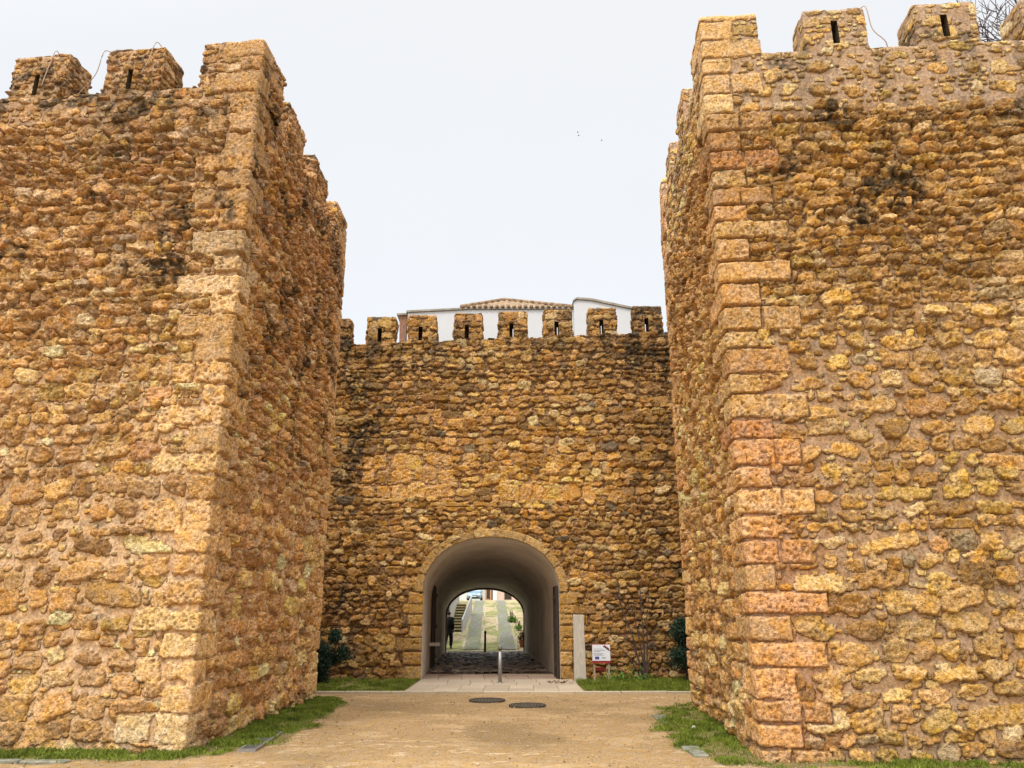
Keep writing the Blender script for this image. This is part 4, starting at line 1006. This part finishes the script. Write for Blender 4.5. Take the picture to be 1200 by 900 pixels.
# twigs on the apron
m = MB(); rng = random.Random(9)
for k in range(26):
    x = rng.uniform(.95, 1.55); y = rng.uniform(20.1, 20.8); a = rng.uniform(0, 3.14); l = rng.uniform(.05, .16)
    m.tube([(x, y, .025), (x+l*.5*math.cos(a), y+l*.5*math.sin(a), .035), (x+l*math.cos(a+.3), y+l*math.sin(a+.3), .022)], [.008, .007, .004], 4)
tag(m.build('dead_leaves', plain('dead_leaf', (.12, .05, .025), .9, .3)), 'small scatter of dead leaves and twigs on the paving', 'leaf litter', kind='stuff')

# cables on the battlements
def cable(pts, lab, r=.007):
    P = [Vector(p) for p in pts]; Q = []
    for i in range(len(P)-1):
        p0 = P[max(i-1, 0)]; p1 = P[i]; p2 = P[i+1]; p3 = P[min(i+2, len(P)-1)]
        for k in range(6):
            t_ = k/6; Q.append(.5*((2*p1)+(-p0+p2)*t_+(2*p0-5*p1+4*p2-p3)*t_*t_+(-p0+3*p1-3*p2+p3)*t_**3))
    Q.append(P[-1]); tag(MB().tube(Q, r, 6).build('cable', M_CABLE, smooth=True), lab, 'cable', 'cables hanging over the battlements')
cable([(-7.62, 10.9, 10.48), (-7.45, 10.40, 10.46), (-7.5, 10.37, 10.2), (-7.56, 10.36, 9.75)], 'thin cable hanging down the leftmost slit merlon of the left tower')
cable([(-6.55, 10.6, 10.46), (-6.62, 10.33, 10.40), (-6.75, 10.4, 10.0), (-7.05, 10.5, 9.68)], 'thin cable looping between the two slit merlons of the left tower')
cable([(-5.75, 10.7, 10.50), (-5.72, 10.20, 10.46), (-5.80, 10.18, 10.1), (-5.88, 10.17, 9.85)], 'thin cable hanging on the slit merlon next to the corner, left tower')
cable([(5.34, 9.9, 10.5), (5.34, 9.43, 10.46), (5.42, 9.45, 10.05), (5.62, 9.5, 9.85), (5.75, 9.75, 9.78)], 'thin cable hanging from the first slit merlon of the right tower')

# bare tree behind the right tower
tr = root('bare_tree', (15.2, 19, 0), 'leafless tree whose thin branches show above the right tower', 'tree')
tk = MB(); br = MB(); rng = random.Random(21)
tk.tube([(15.2, 19, -.2), (15.1, 19, 3), (14.9, 18.9, 7), (14.7, 18.8, 11)], [.32, .26, .22, .17], 12)
def grow(p, d, L, r, dep):
    n = 4; pts = [p]; q = p
    for k in range(n):
        d = (d+Vector((rng.gauss(0, .16), rng.gauss(0, .16), rng.gauss(.05, .12)))).normalized(); q = q+d*(L/n); pts.append(q)
    br.tube(pts, [r*(1-.12*k) for k in range(n+1)], 5 if dep < 3 else 4, cap=False)
    if dep >= 6: return
    for k in range(3):
        nd = (d+Vector((rng.gauss(0, .62), rng.gauss(0, .62), rng.gauss(.1, .4)))).normalized()
        grow(pts[rng.choice([2, 3, 4, 4])], nd, L*rng.uniform(.62, .86), max(.013, r*.60), dep+1)
for k in range(5):
    a = k*1.26+.4; grow(Vector((14.7, 18.8, 9.5+.4*k)), Vector((math.cos(a)*.75, math.sin(a)*.6, .75)).normalized(), 3.1, .11, 0)
tk.build('trunk', M_TREEBARK, tr, smooth=True); br.build('branches', M_TREEBARK, tr, smooth=True)

# birds
for i, (px_, py_) in enumerate(((677, 155), (678, 159), (705, 164.5))):
    a_ = (px_-600)/896; b_ = (450-py_)/896; cP, sP = math.cos(PITCH), math.sin(PITCH); d = Vector((a_, cP-b_*sP, sP+b_*cP)); p = Vector((0, 0, 1.6))+d*(120/d.y)
    m = MB(); m.tube([p+Vector((-.16, 0, 0)), p+Vector((-.08, 0, .0)), p+Vector((.1, 0, .01)), p+Vector((.2, 0, 0))], [.01, .045, .05, .01], 6)
    bd = mk('bird', m.V, m.F, M_DARKST, smooth=True)
    tag(bd, ['tiny dark bird in the sky, upper of the close pair', 'tiny dark bird in the sky, lower of the close pair', 'tiny dark bird flying alone, right of the close pair'][i], 'bird', 'birds in the sky')
    for s_ in (-1, 1):
        w_ = mk('wing', [p+Vector((-.05, 0, .02)), p+Vector((.07, 0, .02)), p+Vector((.02, s_*.18, .10)), p+Vector((-.04, s_*.34, .06)), p+Vector((-.04, s_*.16, .08))], [(0, 1, 2, 4), (4, 2, 3)], M_DARKST, smooth=False)
        w_.parent = bd

# ------------------------------------------------------------------ car at the top of the street
CARC = (-4.45, 93, float(rampz(95))+.03)
car = root('parked_car', CARC, 'blue grey car parked at the top of the street, seen from the front', 'car')
M_CAR = plain('car_paint', (.22, .33, .42), .3, .05, metal=.3, bump=0, spec=.6); M_GLASS = plain('car_glass', (.35, .45, .52), .1, .05, bump=0, spec=.8)
M_TYRE = plain('tyre', (.02, .02, .02), .9, .1); M_LAMP = plain('lamp_glass', (.8, .82, .85), .2, .03, bump=0); M_PLATE = plain('plate', (.7, .7, .68), .4, .03, bump=0)
cx0, cy0, cz0 = CARC
sec = [(0, .30, .55, .70), (.12, .22, .68, .80), (.5, .20, .84, .86), (1.1, .20, .95, .87), (2.0, .20, .98, .87), (3.2, .20, .98, .87), (3.8, .22, .95, .84), (4.1, .35, .80, .74)]
V = []; F = []
for (y, zl, zh, hw) in sec:
    for (fx, fz) in ((-.92, 0), (-1, .15), (-1, .6), (-.94, .92), (-.7, 1), (0, 1.04), (.7, 1), (.94, .92), (1, .6), (1, .15), (.92, 0)): V.append((cx0+hw*fx, cy0+y, cz0+zl+(zh-zl)*fz))
F = [tuple(q) for q in gridF(len(sec), 11)]+[tuple(range(11)), tuple(range(len(V)-1, len(V)-12, -1))]+[(i*11, i*11+11, i*11+21, i*11+10) for i in range(len(sec)-1)]
MB_ = MB(); MB_.V = V; MB_.F = F; MB_.build('body', M_CAR, car, smooth=True)
cb = MB(); secs = [(1.0, .93, .98, .80), (1.75, .93, 1.40, .64), (2.9, .93, 1.46, .66), (3.7, .93, 1.0, .74)]; V = []
for (y, zl, zh, hw) in secs:
    for (fx, fz) in ((-1.15, 0), (-1.0, .9), (-.85, 1), (.85, 1), (1.0, .9), (1.15, 0)): V.append((cx0+hw*fx, cy0+y, cz0+zl+(zh-zl)*fz))
cb.V = V; cb.F = [tuple(q) for q in gridF(4, 6)]+[tuple(range(6)), tuple(range(23, 17, -1))]; cb.build('cabin', M_CAR, car, smooth=False)
ws = MB(); ws.V = [(cx0-.74, cy0+1.09, cz0+1.02), (cx0+.74, cy0+1.09, cz0+1.02), (cx0+.58, cy0+1.66, cz0+1.37), (cx0-.58, cy0+1.66, cz0+1.37)]; ws.V += [(a, b-.02, c+.02) for a, b, c in ws.V]; ws.F = [(0, 1, 2, 3), (4, 7, 6, 5), (0, 4, 5, 1), (1, 5, 6, 2), (2, 6, 7, 3), (3, 7, 4, 0)]; ws.build('windscreen', M_GLASS, car)
for s_ in (-1, 1):
    MB().box((cx0+s_*.60, cy0+.10, cz0+.66), (.30, .16, .13), bev=.03).build('headlight', M_LAMP, car)
    MB().box((cx0+s_*.95, cy0+1.35, cz0+1.0), (.16, .10, .12), bev=.03).build('mirror', M_CAR, car)
    for yw in (.75, 3.3):
        wv = MB().tube([(cx0+s_*.70, cy0+yw, cz0+.30), (cx0+s_*.73, cy0+yw, cz0+.30), (cx0+s_*.86, cy0+yw, cz0+.30), (cx0+s_*.885, cy0+yw, cz0+.30)], [.29, .31, .31, .27], 20).build('wheel', M_TYRE, car, smooth=True)
MB().box((cx0, cy0+.02, cz0+.56), (.80, .06, .10), bev=.02).build('grille', M_DARKST, car)
MB().box((cx0, cy0+.04, cz0+.36), (1.30, .10, .18), bev=.04).build('bumper', M_DARKST, car)
MB().box((cx0, cy0-.02, cz0+.44), (.50, .03, .10)).build('number_plate', M_PLATE, car)

# ------------------------------------------------------------------ person walking at the far end
def skin(name, verts, edges, rads, mat, parent, rootv=0, sub=2):
    me = bpy.data.meshes.new(name); me.from_pydata(verts, edges, []); me.materials.append(mat)
    o = bpy.data.objects.new(name, me); COL.objects.link(o); o.parent = parent
    sk = o.modifiers.new('skin', 'SKIN'); sk.use_smooth_shade = True
    for i, r in enumerate(rads):
        me.skin_vertices[0].data[i].radius = (r, r) if not hasattr(r, '__len__') else r
        me.skin_vertices[0].data[i].use_root = (i == rootv)
    sb = o.modifiers.new('sub', 'SUBSURF'); sb.levels = sub; sb.render_levels = sub
    return o
pr_ = root('person', (-3.03, 38.3, float(rampz(38.3))+.02), 'person in dark clothes walking at the far end of the passage', 'person', rz=R(-12))
# local frame: faces +Y
bv_ = [(0, 0, .92), (0, 0, 1.08), (0, .01, 1.25), (0, .0, 1.40), (0, .02, 1.50), (0, .04, 1.60), (0, .05, 1.68),
       (.17, 0, 1.38), (.23, -.08, 1.12), (.24, .02, .88), (.24, .06, .80), (-.17, 0, 1.38), (-.23, .06, 1.12), (-.24, .18, .92), (-.24, .23, .85),
       (.09, .02, .86), (.10, .16, .48), (.10, .10, .09), (.10, .24, .04), (-.09, 0, .86), (-.10, -.02, .48), (-.10, -.24, .14), (-.10, -.14, .04)]
be_ = [(0, 1), (1, 2), (2, 3), (3, 4), (4, 5), (5, 6), (3, 7), (7, 8), (8, 9), (9, 10), (3, 11), (11, 12), (12, 13), (13, 14), (0, 15), (15, 16), (16, 17), (17, 18), (0, 19), (19, 20), (20, 21), (21, 22)]
brr = [.12, .115, .13, .11, .05, .085, .07, .055, .045, .035, .035, .055, .045, .035, .035, .085, .055, .04, .035, .085, .055, .04, .035]
skin('body', bv_, be_, brr, M_SKIN, pr_)
skin('coat', [bv_[i] for i in (0, 1, 2, 3)]+[(0, 0, .76)]+[bv_[i] for i in (7, 8, 9, 11, 12, 13)]+[(0, .01, 1.46)], [(0, 1), (1, 2), (2, 3), (0, 4), (3, 5), (5, 6), (6, 7), (3, 8), (8, 9), (9, 10), (3, 11)], [.20, .19, .20, .17, .20, .10, .08, .06, .10, .08, .06, .10], M_COAT, pr_)
skin('trousers', [bv_[0]]+[bv_[i] for i in (15, 16, 17, 19, 20, 21)], [(0, 1), (1, 2), (2, 3), (0, 4), (4, 5), (5, 6)], [.15, .12, .095, .075, .12, .095, .075], M_JEAN, pr_)
skin('shoe', [(.10, .06, .05), (.10, .16, .045), (.10, .27, .035)], [(0, 1), (1, 2)], [.05, .05, .035], M_COAT, pr_)
skin('shoe', [(-.10, -.28, .12), (-.10, -.18, .06), (-.10, -.08, .04)], [(0, 1), (1, 2)], [.05, .05, .035], M_COAT, pr_)
skin('hair', [(0, .0, 1.54), (0, .015, 1.62), (0, .035, 1.70)], [(0, 1), (1, 2)], [.08, .105, .09], M_HAIR, pr_)
